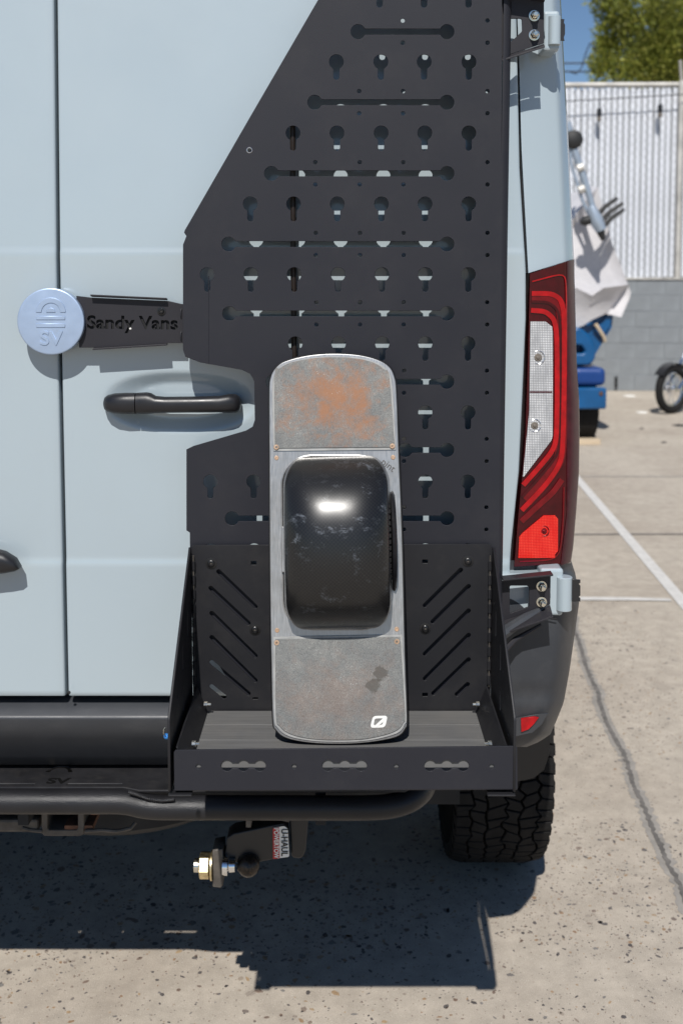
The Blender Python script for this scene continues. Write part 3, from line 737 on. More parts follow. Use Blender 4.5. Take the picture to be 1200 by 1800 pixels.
# hinge brackets of the panel (lower, upper)
def bracket(px, hole, bolts, y, tabpx, flange_top, flange_bot):
    br = obj('hinge_bracket', plate(upoly(px, y), [upoly(hole, y)] if hole else [], .004, upright(y)), M['arm'], pan)
    for f in (flange_top, flange_bot):
        if not f: continue
        (a, b, dy, dz) = f; A = P(*a, y-.002); B = P(*b, y-.002); o_ = Vector((0, dy, dz)); th = Vector((0, 0, -.003))
        v = [A, B, B+o_, A+o_, A+th, B+th, B+o_+th, A+o_+th]
        obj('bracket_flange', bevel_mesh(mesh('f', v, [(0,1,2,3), (7,6,5,4), (0,4,5,1), (1,5,6,2), (2,6,7,3), (3,7,4,0)]), .0005), M['arm'], br)
    for u, v in bolts:
        c = P(u, v, y-.002); r = S(9.5, 1.9)
        bo = obj('hinge_bolt', lathe(c, (0, -1, 0), [(0, r), (.002, r), (.0022, r*.8)], 24), M['steel'], br)
        obj('hex_nut', lathe(c+Vector((0, -.002, 0)), (0, -1, 0), [(0, r*.78), (.007, r*.78), (.009, r*.6)], 6), M['steel'], bo)
        obj('bolt_tip', lathe(c+Vector((0, -.010, 0)), (0, -1, 0), [(0, r*.5), (.007, r*.5), (.0085, r*.35)], 16), M['steel'], bo)
    tp_ = obj('latch_tab', plate(upoly(tabpx, y+.02), [], .004, upright(y+.02)), M['black'], br)
    return br
bracket([(880, 1022), (967, 1004), (966, 1062), (880, 1092)], round_poly([(895, 1029), (926, 1029), (929, 1033), (929, 1066), (895, 1078)], 3), [(951, 1030), (951, 1058)], 1.925,
        [(1004, 1018), (1019, 1019), (1019, 1024), (1016, 1026), (1019, 1029), (1019, 1046), (1016, 1049), (1019, 1051), (1019, 1057), (1004, 1057)],
        ((880, 1012), (967, 1003), -.025, .000), ((880, 1092), (966, 1063), -.03, -.012))
bracket([(880, -12), (955, 0), (955, 76), (880, 101)], round_poly([(895, 33), (916, 33), (917, 55), (895, 76)], 3), [(938, 28), (938, 62)], 1.925,
        [(980, 33), (991, 34), (990, 40), (992, 44), (992, 60), (990, 66), (991, 72), (980, 71)],
        ((880, -10), (956, 1), -.035, .010), ((880, 101), (955, 77), -.012, -.006))
obj('stay_arm', tube([P(880, 1115, 1.90), P(925, 1085, 1.915), P(962, 1066, 1.925)], [.012, .009, .004], 8), M['plastic'], pan)
obj('stay_arm', tube([P(880, 1150, 1.90), P(905, 1124, 1.915), P(950, 1098, 1.925)], [.006, .005, .003], 8), M['arm'], pan)

# ------------------------------------------------------------------ latch arm with round cap
arm = thing('latch_arm', P(230, 565, 1.885), 'black latch arm with cut-out SANDY VANS lettering and a round pale blue cap', 'latch')
YA = 1.936
am = plate(upoly([(135, 520), (160, 523), (296, 529), (318, 534), (324, 535), (324, 603), (298, 603), (165, 611), (140, 611)], YA), [], .004, upright(YA), .0003)
tx = text_mesh('Sandy Vans', S(31.5, YA), Matrix.Translation(P(233.5, 568, YA)) @ Matrix.Rotation(math.pi/2, 4, 'X') @ Matrix.Rotation(R(-.6), 4, 'Z'), off=.0011, ext=.02, sx=.98, space=1.03)
bb = bmesh.new(); bb.from_mesh(tx); bmesh.ops.remove_doubles(bb, verts=bb.verts, dist=1e-6); bb.to_mesh(tx); bb.free()
xs = [v.co.x for v in tx.vertices]; w_t = max(xs)-min(xs); want = S(159, YA); cx = (max(xs)+min(xs))/2; tgt = P(233.5, 568, YA).x
for v in tx.vertices: v.co.x = tgt+(v.co.x-cx)*want/w_t
try:
    am2 = cut(am, tx)
    if len(am2.polygons) > 40: am = am2
except Exception as e: print('cut failed', e)
AP = obj('arm_plate', am, M['arm'], arm)
obj('arm_backing', plate(upoly([(140, 527), (318, 540), (318, 598), (140, 604)], YA), [], .003, upright(YA+.0048), .0003), M['gap'], arm)
def strip4(a, b, o_, th, name, par, mt, y):
    A = P(*a, y); B = P(*b, y); o_ = Vector(o_); th = Vector(th)
    v = [A, B, B+o_, A+o_, A+th, B+th, B+o_+th, A+o_+th]
    return obj(name, bevel_mesh(mesh('f', v, [(0,1,2,3), (7,6,5,4), (0,4,5,1), (1,5,6,2), (2,6,7,3), (3,7,4,0)]), .0006), mt, par)
strip4((162, 522), (295, 528), (0, -.013, .002), (0, 0, .003), 'arm_flange', arm, M['arm'], YA-.001)
strip4((165, 611), (295, 603), (0, -.009, -.001), (0, 0, -.003), 'arm_flange', arm, M['arm'], YA-.001)
def sock(c, r, par, name='socket_bolt', d=(0, -1, 0)):
    d = Vector(d); b_ = obj(name, lathe(c, d, [(0, r), (.0012, r*1.0), (.0016, r*.66), (.004, r*.62), (.005, r*.5), (.0051, r*.3), (.003, r*.28)], 24), M['bolt'], par)
    obj('bolt_rim', lathe(c+d*.0031, d, [(0, r*.2), (.0003, r*.15)], 12), M['receiver'], b_); return b_
sock(P(284, 547, YA-.002), S(7.5, YA), arm)
obj('rivet', lathe(P(229.5, 578, YA-.002), (0, -1, 0), [(0, .0022), (.001, .002), (.0018, .001)], 10), M['white_print'], arm)
for v0, v1 in ((543, 560), (583, 600)):
    obj('hinge_pin', tube([P(319, v0, YA-.002), P(318, v0+3, YA-.004), P(318, v1-3, YA-.004), P(319, v1, YA-.002)], .0012, 8), M['powder'], arm)
CC = P(90, 565, 1.924); cr = S(58.8, 1.924)
cap = obj('round_cap', lathe(CC, (0, -1, 0), [(-.024, cr*.93), (-.020, cr*.985), (-.002, cr*.998), (0, cr), (.0016, cr*.995), (.0024, cr*.98), (.0026, cr*.95)], 96), M['capm'], arm)
obj('cap_stem', lathe(CC, (0, 1, 0), [(.02, .03), (.045, .028)], 24), M['black'], arm)
yc = 1.924-.0026
def up2(px): return upoly(px, yc)
def archpx(cx, cy, ro, ri): return arc(cx, cy, ro, 180, 360, 18)+arc(cx, cy, ri, 360, 180, 14)
for shp in (archpx(90, 549, 26, 16.5), archpx(90, 549, 8, .5), [(64.5, 555.5), (115, 555.5), (115, 562), (64.5, 562)], [(64.5, 568.5), (115, 568.5), (115, 575.5), (64.5, 575.5)]):
    obj('emblem', plate(up2(shp), [], .0022, upright(yc-.0004), .0006), M['capm'], cap)
obj('emblem', text_mesh('SV', S(34, yc), Matrix.Translation(P(90, 595.5, yc-.0004)) @ Matrix.Rotation(math.pi/2, 4, 'X'), off=.0006, ext=.0011, sx=1.12), M['capm'], cap)

# ------------------------------------------------------------------ shelf
YK = 1.902; YF = 1.645
zf = P(600, 1247, YK).z
shf = thing('folding_shelf', Vector((0, 1.76, zf-.04)), 'black metal shelf with slotted back, sloped sides and grey boards, hung on the panel', 'shelf')
xl, xrr = P(338, 1060, YK).x, P(863, 1060, YK).x
def Z3(x, y): return 280+x/1.818, 930+y/1.818
sh_holes = []
for a, b in (((962,130),(848,243)), ((987,182),(873,295)), ((987,260),(848,398)), ((987,338),(848,477)), ((987,416),(875,524)), ((984,495),(950,527)),
             ((190,135),(307,247)), ((165,188),(285,300)), ((168,268),(307,404)), ((168,345),(307,483)), ((168,425),(285,525)), ((168,502),(208,535))):
    p = P(*Z3(*a), YK); q = P(*Z3(*b), YK); sh_holes.append(capsule((p.x, p.z), (q.x, q.z), S(4.0, YK)))
for x, y, w_, h_ in ((302,108,18,12), (848,103,18,12), (307,540,18,6), (848,528,18,12)):
    c = P(*Z3(x, y), YK); sh_holes.append(rrect(c.x-S(w_/3.64, YK), c.z-S(h_/3.64, YK), c.x+S(w_/3.64, YK), c.z+S(h_/3.64, YK), .0008, 2))
obj('back_plate', plate([(xl, P(600, 964, YK).z), (xl+.002, P(600, 958, YK).z), (xrr-.004, P(600, 956, YK).z), (xrr, P(600, 962, YK).z), (xrr, P(600, 1262, YK).z), (xl, P(600, 1262, YK).z)], sh_holes, .003, upright(YK)), M['powder2'], shf)
for x, y in ((166,109), (306,321), (985,102), (849,317)): sock(P(*Z3(x, y), YK-.0016), S(10, YK), shf)
# sides
for sd, x, ub, uf in ((-1, xl-.0022, 333, 299), (1, xrr+.0022, 864, 913)):
    zt_ = P(600, 962, YK).z; zk = P(600, 1262, YF).z; zb_ = P(600, 1393, YF).z
    o_ = [(YK-.002, zt_), (YK-.008, zt_+.002), (YF, zk+.003), (YF-.003, zk-.004), (YF-.003, zb_+.004), (YF+.002, zb_), (YK-.002, zb_+.015)]
    hs = []
    def on(fy, v0, v1, w_=.004):
        y = YF+(YK-YF)*fy; z0, z1 = P(600, v0, y).z, P(600, v1, y).z; hs.append(capsule((y, z0), (y, z1), w_))
    on(.55, 1135, 1175); on(.55, 1215, 1245); on(.78, 1075, 1115)
    for fy, v in ((.9, 1015), (.86, 1060), (.42, 1180), (.3, 1225), (.2, 1290)):
        y = YF+(YK-YF)*fy; hs.append(circ(y, P(600, v, y).z, .0028, 10))
    obj('side_plate', plate(o_, hs, .004, sideways(x)), M['powder2'], shf)
    # piano hinge in the back corner
    for k in range(9):
        z0 = P(600, 985+k*25, YK).z
        obj('hinge_knuckle', tube([Vector((x-sd*.006, YK-.006, z0)), Vector((x-sd*.006, YK-.006, z0-.016))], .0034, 10), M['powder2'], shf)
    obj('hinge_wire', tube([Vector((x-sd*.006, YK-.006, P(600, 975, YK).z)), Vector((x-sd*.006, YK-.006, P(600, 1205, YK).z))], .0014, 8), M['receiver'], shf)
    # folding support rail inside
    xb, xt = x-sd*.030, x-sd*.012; zr1, zr0 = P(600, 1206, YK-.01).z, zf+.001
    ztop = P(600, 1315, YF+.006).z
    v = [Vector((xb, YK-.012, zr0)), Vector((xt, YK-.012, zr1)), Vector((xt, YF+.008, ztop+.001)), Vector((xb, YF+.008, zr0))]
    v += [p+Vector((sd*.003, 0, 0)) for p in v]
    sr = obj('side_rail', bevel_mesh(mesh('r', v, [(0,1,2,3), (7,6,5,4), (0,4,5,1), (1,5,6,2), (2,6,7,3), (3,7,4,0)]), .0006), M['powder2'], shf)
    for yy, zz, r_ in ((YK-.03, zf+.022, .005), (YF+.07, zf+.020, .0052)):
        c = Vector((xb+sd*.004, yy, zz)); r2 = obj('rail_bolt', lathe(c, (-sd, 0, 0), [(0, r_), (.006, r_), (.0065, r_*.5), (.012, r_*.45)], 8), M['steel'], sr)
    # hanging foot
    zb2 = zb_-.002; xa, xb2 = (x-.002, x+.035) if sd < 0 else (x-.042, x+.002)
    obj('corner_foot', box(xa, xb2, YF-.004, YF+.03, zb2-.003, zb2, .001), M['powder2'], shf)
obj('side_bolt', lathe(P(293, 1294, YF+.09)+Vector((0, 0, 0)), (-1, 0, 0), [(-.004, .005), (.002, .005), (.0045, .0026)], 8), M['blue_bolt'], shf)
obj('safety_pin', tube([P(292, 1294, YF+.085), P(288, 1290, YF+.08), P(288, 1283, YF+.08), P(291, 1279, YF+.085)], .0009, 6), M['steel'], shf)
# floor boards
nb = 4; y0, y1 = YF+.006, YK-.004
for i in range(nb):
    a = y0+(y1-y0)*i/nb; b = y0+(y1-y0)*(i+1)/nb-.0018
    obj('floor_board', box(xl+.012, xrr-.012, a, b, zf-.024, zf, .0008), M['deck'], shf)
obj('floor_pan', box(xl+.004, xrr-.004, YF+.004, YK-.004, P(600, 1386, YF).z, P(600, 1386, YF).z+.003, 0), M['powder2'], shf)
obj('board_end_cap', box(xl+.014, xrr-.014, YF+.0022, YF+.0055, P(0, 1350.5, YF).z, P(0, 1331, YF).z, .0004), M['deck'], shf)
# front lip
lh = []
for u in (428, 605.5, 784.5):
    pts = []
    r = 10.8; d_ = 30; nk = 5.5; a = math.degrees(math.asin(nk/r))
    # three joined circles (clockwise from left)
    pts += arc(-d_, 0, r, a, 360-a, 14)
    pts += arc(0, 0, r, -180+a, -a, 9)
    pts += arc(d_, 0, r, -180+a, 180-a, 14)
    pts += arc(0, 0, r, a, 180-a, 9)
    c = P(u, 1345, YF); s_ = YF/F; lh.append([(c.x+x*s_, c.z+z*s_) for x, z in pts])
for u in (349, 517, 696, 863.5):
    c = P(u, 1346.5, YF); lh.append(circ(c.x, c.z, S(4.6, YF), 14))
obj('front_lip', plate(upoly([(306, 1322), (309, 1318), (903, 1311), (908, 1314), (909, 1386), (307, 1389)], YF), lh, .003, upright(YF)), M['powder'], shf)
obj('lip_edge', tube([P(308, 1386, YF+.002), P(908, 1384, YF+.002)], .0035, 10), M['powder'], shf)

# ------------------------------------------------------------------ electric board
zB = zf+.001
Bc = PZ(597, 1311.5, zB); Tc = P(585, 619, 1.858)
t_ = (Tc-Bc).normalized(); n_ = Vector((1, 0, 0)).cross(t_).normalized(); s_ = t_.cross(n_).normalized()
BL = (Tc-Bc).length
brd = thing('one_wheel_board', Bc, 'worn one-wheeled electric skateboard standing upright on the shelf', 'electric skateboard')
def BP(u, v):       # photo pixel -> coordinates on the deck
    d = ray(u, v); k = (Bc-CO).dot(n_)/d.dot(n_); q = CO+d*k-Bc; return (q.dot(s_), q.dot(t_))
def BPL(px): return [BP(*p) for p in px]
def bm(n): return Matrix.Translation(Bc+n_*n) @ Matrix((( s_.x, t_.x, n_.x, 0), (s_.y, t_.y, n_.y, 0), (s_.z, t_.z, n_.z, 0), (0,0,0,1)))
def W(s, t, n): return Bc+s_*s+t_*t+n_*n
outl = [(478, 1265), (475, 1150), (473, 1000), (472, 800), (471.5, 690), (474, 662), (483, 645), (500, 633), (540, 623), (585, 619.5), (630, 622), (663, 630), (684, 642), (694, 660), (698, 690), (702, 800), (708, 950), (713, 1150), (717, 1262), (713, 1284), (697, 1298), (650, 1307), (600, 1310), (545, 1308), (503, 1300), (484, 1286)]
# outline -> wheel opening
def wr(u0, v0, u1, v1, r): return [(x, y) for x, y in rrect(u0, v0, u1, v1, r, 8)]
openp = [(u+(v-950)*.012, v) for u, v in wr(496, 801, 685, 1106, 52)]
def inset(poly, f, fy=None):
    fy = fy or f; cx = sum(p[0] for p in poly)/len(poly); cy = sum(p[1] for p in poly)/len(poly)
    return [(cx+(x-cx)*f, cy+(y-cy)*fy) for x, y in poly]
def smooth_closed(pts, k=4):
    out = []; L = len(pts)
    for i in range(L):
        a, b, c, d = [Vector(pts[(i+j-1) % L]) for j in range(4)]
        for q in range(k):
            t = q/k; p = .5*((2*b)+(c-a)*t+(2*a-5*b+4*c-d)*t*t+(3*b-a-3*c+d)*t**3); out.append((p.x, p.y))
    return out
outl = smooth_closed(outl)
hole = BPL(openp)
obj('deck_frame', plate(BPL(inset(outl, .984, .9935)), [hole], .006, bm(-.003), .0012), M['alu'], brd)
obj('bumper_tray', plate(BPL(inset(outl, 1.008, 1.002)), [BPL(inset(openp, 1.04))], .026, bm(-.0205), .004), M['black'], brd)
top = [(481, 793), (478.5, 690), (481, 663), (490, 648), (507, 638), (545, 629.5), (585, 626.5), (628, 629), (657, 636), (677, 647), (686, 662), (690, 690), (695.5, 791)]
top2 = [(483.5, 788), (483, 660), (492, 648), (510, 638), (545, 631), (585, 628.5), (628, 631), (656, 638), (675, 650), (684, 665), (693, 786)]
low = [(481, 1119), (706, 1115), (714, 1252), (711, 1273), (697, 1289), (650, 1301), (600, 1304), (548, 1302), (508, 1294), (488, 1279), (481.5, 1255)]
low2 = [(484, 1123), (703, 1119), (711, 1250), (708, 1270), (693, 1285), (648, 1297), (600, 1300), (549, 1298), (512, 1290), (492, 1276), (485, 1254)]
def smooth_open(q, k=4):
    e = [q[0]]+list(q)+[q[-1]]; out = []
    for i in range(len(q)-1):
        a, b, c, d = [Vector(x_) for x_ in e[i:i+4]]
        if i == 0 : a = b
        for j in range(k):
            t = j/k; p = .5*((2*b)+(c-a)*t+(2*a-5*b+4*c-d)*t*t+(3*b-a-3*c+d)*t**3); out.append((p.x, p.y))
    return out+[q[-1]]
top, top2 = smooth_open(top), smooth_open(top2)
low, low2 = [smooth_open(q_[1:]+q_[:1]) for q_ in (low, low2)]
gc1 = W(*BP(580, 700), 0)
gc2 = W(*BP(560, 1230), 0)
gm1 = grip('grip_tape_upper', (gc1.x+.01, 0, gc1.z), (.115, .10), .8); gm2 = grip('grip_tape_lower', (gc2.x+.03, 0, gc2.z), (.16, .09), .18, [(tuple(W(*BP(655, 1203), 0)), .0105), (tuple(W(*BP(668, 1181), 0)), .0088)])
rim_m = mat('light_pad_rim', (.30, .30, .29), .5, var=.2, vscale=40)
for a, b, gm, nm in ((top, top2, gm1, 'upper'), (low, low2, gm2, 'lower')):
    f_ = obj('foot_pad', plate(BPL(b), [], .003, bm(.0024), .0006), gm, brd, nm + ' foot pad with ' + ('orange-brown dirt' if nm == 'upper' else 'a white printed mark'))
    obj('pad_rim', plate(BPL(a), [BPL(inset(b, .995))], .0022, bm(.0010), .0005), rim_m, f_)
for u, v, r in ((486, 786, 5), (689, 784, 5), (486, 805, 4.2), (690.5, 804, 4.4), (487, 1108, 4.3), (697, 1106, 4.3), (486.5, 1129, 5), (697, 1127, 5)):
    s0, t0 = BP(u, v); sc = obj('deck_screw', lathe(W(s0, t0, .0036 if 775 < v < 800 or v > 1120 else 0), n_, [(0, S(r, 1.78)), (.0008, S(r, 1.78)*.9), (.0009, S(r, 1.78)*.4), (.0003, S(r, 1.78)*.35)], 16), M['screw'], brd)
# printed mark: rounded parallelogram ring with a slash
mk = []
o1 = round_poly([(655, 1257.5), (681, 1257), (676.5, 1277.5), (650, 1278.5)], 6)
i1 = round_poly([(658.5, 1262), (674.5, 1261.5), (671.5, 1273), (656, 1274)], 3)
pm = obj('printed_mark', plate(BPL(o1), [BPL(i1)], .0005, bm(.0042), .0001), M['white_print'], brd)
obj('printed_mark', plate(BPL([(676, 1258.5), (679.5, 1262), (661, 1278), (654, 1278)]), [], .0005, bm(.00455), .0001), M['white_print'], brd)
# fender
def fender():
    rows = []; s0, ta = BP(500, 1103.5); s1, tb = BP(684, 804); sm = (s0+s1)/2; hs = (s1-s0)/2-.0005; tm = (ta+tb)/2; ht = (tb-ta)/2+.004
    nu, nv = 60, 90
    for i in range(nv+1):
        ty = -1+2*i/nv; row = []
        ty = math.copysign(1-(1-abs(ty))**1.5, ty)
        # plan outline: rounded rectangle half width at this height
        rc = .36; aw = 1 if abs(ty) < 1-rc else 1-.38*(1-math.sqrt(max(0, 1-((abs(ty)-(1-rc))/rc)**2)))
        for j in range(nu+1):
            sx = -1+2*j/nu; sx = math.copysign(1-(1-abs(sx))**1.8, sx)
            arcn = (1-abs(ty)**2.3)**.62
            sidef = (1-abs(sx)**3.0)**.55
            n = -.003 + .109*arcn*(.50+.50*sidef) if abs(sx) < .9999 else -.003
            edge = min(1, (1-abs(sx))*14)**.5
            n = -.003+(n+.003)*edge
            row.append(W(sm+sx*hs*aw, tm+ty*ht, n))
        rows.append(row)
    m = fixn(mesh('f', *gridvf(rows), smooth=True)); n1 = nu+1
    al = [0]
    for i in range(nv): al.append(al[-1]+(rows[i+1][nu//2]-rows[i][nu//2]).length)
    uv = m.uv_layers.new(name='uv')
    for lp_ in m.loops:
        i, j = divmod(lp_.vertex_index, n1); c = (rows[i][j]-rows[i][nu//2]).dot(s_); uv.data[lp_.index].uv = (c, al[i])
    return m, sm, tm, hs, ht
fm, sm, tm, hs, ht = fender()
fe = obj('fender', fm, M['carbon'], brd)
obj('opening_lip', tube([W(*p, .0012) for p in BPL(inset(openp, 1.0))]+[W(*BPL(openp)[0], .0012)], .0017, 8, False), M['alu'], brd)
# wheel of the board, axle across the deck
wcn = W(sm+.006, tm, -.040)
obj('board_tyre', lathe(wcn, s_, [(-.072, .06), (-.078, .09), (-.07, .118), (-.05, .128), (.05, .128), (.068, .118), (.084, .095), (.086, .06)], 64), M['tyre_dark'], brd)
lg = []
for k in range(64):
    a = 2*math.pi*k/64
    d1 = t_*math.sin(a)+n_*math.cos(a); d2 = t_*math.cos(a)-n_*math.sin(a)
    for w0, w1 in ((.050, .083),):
        v = []
        for s1_ in (w0, w1):
            for q in (-.0032, .0032):
                for rr in (.085, .121 if s1_ == w0 else .104): v.append(wcn+s_*s1_+d2*(q+(.004 if s1_ == w1 else 0))+d1*rr)
        lg.append((v, [(0,1,3,2), (4,6,7,5), (0,4,5,1), (2,3,7,6), (0,2,6,4), (1,5,7,3)]))
obj('tyre_tread', fixn(mesh('l', *join(lg))), M['tyre'], brd, kind='stuff')
obj('tyre_side_guard', lathe(wcn+s_*.086, s_, [(0, .05), (.0, .092), (.004, .094), (.0075, .088), (.0085, .06)], 48), M['handle'], brd)
obj('axle_block', plate(BPL(rrect(495.5, 925, 503, 1005, 2, 3)), [], .012, bm(.003), .001), M['alu'], brd)
def fen_n(tt):
    ty = (tt-tm)/ht; return -.012+.118*(1-abs(ty)**2.3)**.62
sp, tpp = BP(592, 1062)
nn = fen_n(tpp)
dy_ = .002; sl_ = math.atan2(fen_n(tpp+dy_)-fen_n(tpp-dy_), 2*dy_)
print_m = bm(0) @ Matrix.Translation((sp, tpp, nn+.0012)) @ Matrix.Rotation(sl_, 4, 'X')
obj('fender_print', text_mesh('pint', .036, print_m, off=.0012, ext=.0002, sx=1.25), M['black_print'], fe)
sp, tpp = BP(682, 818)
obj('frame_print', text_mesh('pint', .017, bm(.0005) @ Matrix.Translation((sp, tpp, 0)) @ Matrix.Rotation(R(-38), 4, 'Z'), ext=.0001), M['receiver'], brd)

# ------------------------------------------------------------------ hitch step (tube bumper under the van)
YT = 1.965
stp = thing('hitch_step', P(300, 1440, YT), 'black tubular hitch step with textured coating under the rear bumper', 'hitch step')
path = [(-420, 1408), (-200, 1408), (60, 1409), (170, 1409), (205, 1409), (228, 1411), (250, 1416), (275, 1419), (310, 1419.5), (500, 1420), (640, 1420), (690, 1416), (722, 1405), (742, 1388), (748, 1372)]
pp = []
yy = [YT]*11+[YT+.005, YT+.02, YT+.06, YT+.14]
P3 = [P(u, v, y) for (u, v), y in zip(path, yy)]
for i in range(len(P3)-1):
    for k in range(5):
        a, b, c_, d_ = P3[max(i-1, 0)], P3[i], P3[i+1], P3[min(i+2, len(P3)-1)]; t = k/5
        pp.append(.5*((2*b)+(c_-a)*t+(2*a-5*b+4*c_-d_)*t*t+(3*b-a-3*c_+d_)*t**3))
pp.append(P3[-1])
obj('step_tube', smooth_by_angle(fixn(mesh('t', *tubevf(pp, S(21.5, YT), 28)))), M['step_tube'], stp)
# weld ripples
wl = [P(u, v, YT-.018) for u, v in ((228, 1392), (240, 1396), (262, 1404), (285, 1407), (305, 1405))]
for i in range(22):
    t = i/21*4; k = min(int(t), 3); c = wl[k].lerp(wl[k+1], t-k)
    if i % 1 == 0:
        pass
wv = []
for i in range(26):
    t = i/25*4; k = min(int(t), 3); c = wl[k].lerp(wl[k+1], t-k); v, f = tubevf([c-Vector((.0016, 0, .0)), c+Vector((.0016, 0, .0))], .0036, 8); wv.append((v, f))
obj('weld_bead', fixn(mesh('w', *join(wv))), M['step_tube'], stp)
zst = P(0, 1391, YT).z
po = [(-1.2, YT+.012), (P(215, 1390, YT).x, YT+.012), (P(245, 1390, YT).x, YT+.0), (.12, YT), (.14, YT+.02), (.14, YT+.12), (-1.2, YT+.12)]
shl = []
_sp = PZ(104, 1359, zst); aw = arc(_sp.x, _sp.y, .026, 0, 180, 12)+arc(_sp.x, _sp.y, .018, 180, 0, 10); shl.append(aw)
for a_, b_ in ((-60, 56), (112, 211), (420, 500), (560, 640)):
    x0_, x1_ = P(a_, 1385, YT).x, P(b_, 1385, YT).x; yo = .020 if a_ < 300 else .055; shl.append(rrect(x0_, YT+yo, x1_, YT+yo+.007, .002, 2))
obj('step_plate', plate(po, shl, .005, Matrix.Translation((0, 0, zst)), .0006), mat('step_plate_coat', (.015,.015,.017), .5, spec=.35, var=.3, vscale=14, dust=.35, dustc=(.05,.046,.042), bs=.5, bscale=400), stp)
obj('step_letters', text_mesh('SV', .030, Matrix.Translation(PZ(102, 1373, zst+.0028)), off=.001, ext=.0004, sx=1.3), M['tyre_dark'], stp)
obj('step_support', box(-.62, -.60, 1.99, 2.4, zst-.08, zst-.003), M['dark'], stp)
obj('step_support', box(-.05, -.03, 1.99, 2.4, zst-.08, zst-.003), M['dark'], stp)
# receiver opening
ry = 2.03
rp = upoly(rrect(73, 1418, 148, 1470, 8, 4), ry); ri = upoly(rrect(84, 1424, 137, 1459, 4, 4), ry)
rc_ = obj('hitch_receiver', plate(rp, [ri], .09, upright(ry+.045), .002), M['receiver'], stp)
obj('receiver_floor', box(P(84, 0, ry).x, P(137, 0, ry).x, ry+.002, ry+.08, P(0, 1462, ry).z, P(0, 1452, ry).z, .001), M['rust'], rc_)
obj('receiver_back', box(P(84, 0, ry).x, P(137, 0, ry).x, ry+.08, ry+.085, P(0, 1462, ry).z, P(0, 1422, ry).z), M['dark'], rc_)
obj('chain_loop', tube([P(40, 1455, ry), P(55, 1459, ry), P(75, 1461, ry)], .004, 8), M['receiver'], stp)
obj('chain_loop', tube([P(150, 1461, ry), P(180, 1459, ry), P(205, 1461, ry), P(230, 1456, ry), P(238, 1446, ry+.01)], .004, 8), M['receiver'], stp)
obj('frame_bracket', box(P(-60, 0, ry).x, P(35, 0, ry).x, ry, ry+.05, P(0, 1464, ry).z, P(0, 1441, ry).z, .005), M['receiver'], stp)

# ------------------------------------------------------------------ ball mount
yb = 2.05
bm_ = thing('tow_ball_mount', P(460, 1500, yb), 'black tow ball mount with sideways ball, gold nut and a hire-company sticker', 'tow ball mount')
obj('drawbar', plate(upoly([(394, 1500), (399, 1474), (410, 1466), (480, 1451), (497, 1448), (505, 1456), (508, 1508), (480, 1512), (460, 1516), (394, 1518)], yb), [], .045, upright(yb+.024), .003), M['black'], bm_)
obj('shank', plate(upoly(round_poly([(508, 1436), (542, 1436), (537, 1500), (530, 1512), (512, 1510)], 6), yb+.01), [], .04, upright(yb+.034), .003), M['black'], bm_)
obj('shank_bracket', plate(upoly([(432, 1438), (508, 1438), (508, 1447), (495, 1444), (443, 1443), (441, 1456), (432, 1456)], yb), [], .02, upright(yb+.012), .001), M['receiver'], bm_)
obj('mount_plate', plate(upoly([(374, 1494), (392, 1491), (392, 1556), (388, 1560), (374, 1558)], yb-.01), [], .05, upright(yb+.012), .002), M['receiver'], bm_)
ax = (1, 0, 0); cB = P(437, 1521, yb-.005); rB = S(20.5, yb)
obj('tow_ball', lathe(cB, ax, [(-rB*.97, rB*.42), (-rB*.88, rB*.5)]+[(rB*math.cos(a), rB*math.sin(a)) for a in [R(150-10*k) for k in range(15)]], 32), mat('greasy_ball', (.03, .024, .02), .3, metal=.5, var=.6, vscale=60, dust=.5, dustc=(.16,.10,.05)), bm_)
obj('ball_neck', lathe(P(392, 1521, yb-.005), ax, [(0, rB*.85), (.010, rB*.85), (.013, rB*.6), (.024, rB*.55)], 24), M['chrome'], bm_)
obj('ball_nut', lathe(P(351, 1521, yb-.005), ax, [(0, S(20, yb)), (.002, S(23, yb)), (.019, S(23, yb)), (.0205, S(20, yb))], 6), M['brass'], bm_)
obj('lock_washer', lathe(P(371.5, 1521, yb-.005), ax, [(0, S(26, yb)), (.003, S(26, yb))], 20), M['brass'], bm_)
obj('thread_stub', lathe(P(341, 1521, yb-.005), ax, [(0, S(10, yb)), (.001, S(12, yb)), (.012, S(12, yb))], 18), M['steel'], bm_)
ys = yb-.0012
st = obj('sticker', plate(upoly(round_poly([(479.5, 1455), (500, 1452), (506, 1457), (508.5, 1506), (480, 1510)], 3), ys), [], .0008, upright(ys+.0002), .0001), M['white_print'], bm_)
obj('sticker_band', plate(upoly([(479.5, 1455.5), (490.5, 1454), (491.5, 1508.4), (480, 1509.8)], ys), [], .0006, upright(ys-.0007), .0001), M['red_print'], st)
def rot_text(s, u, v, size, mt, sx):
    obj('sticker_text', text_mesh(s, size, Matrix.Translation(P(u, v, ys-.0016)) @ Matrix.Rotation(math.pi/2, 4, 'X') @ Matrix.Rotation(-math.pi/2, 4, 'Z'), off=.0003, ext=.0002, sx=sx), mt, st)
rot_text('POWERTOW', 485.5, 1482, S(12, ys), M['white_print'], .80)
rot_text('U-HAUL', 499.5, 1481, S(17, ys), M['black_print'], .84)

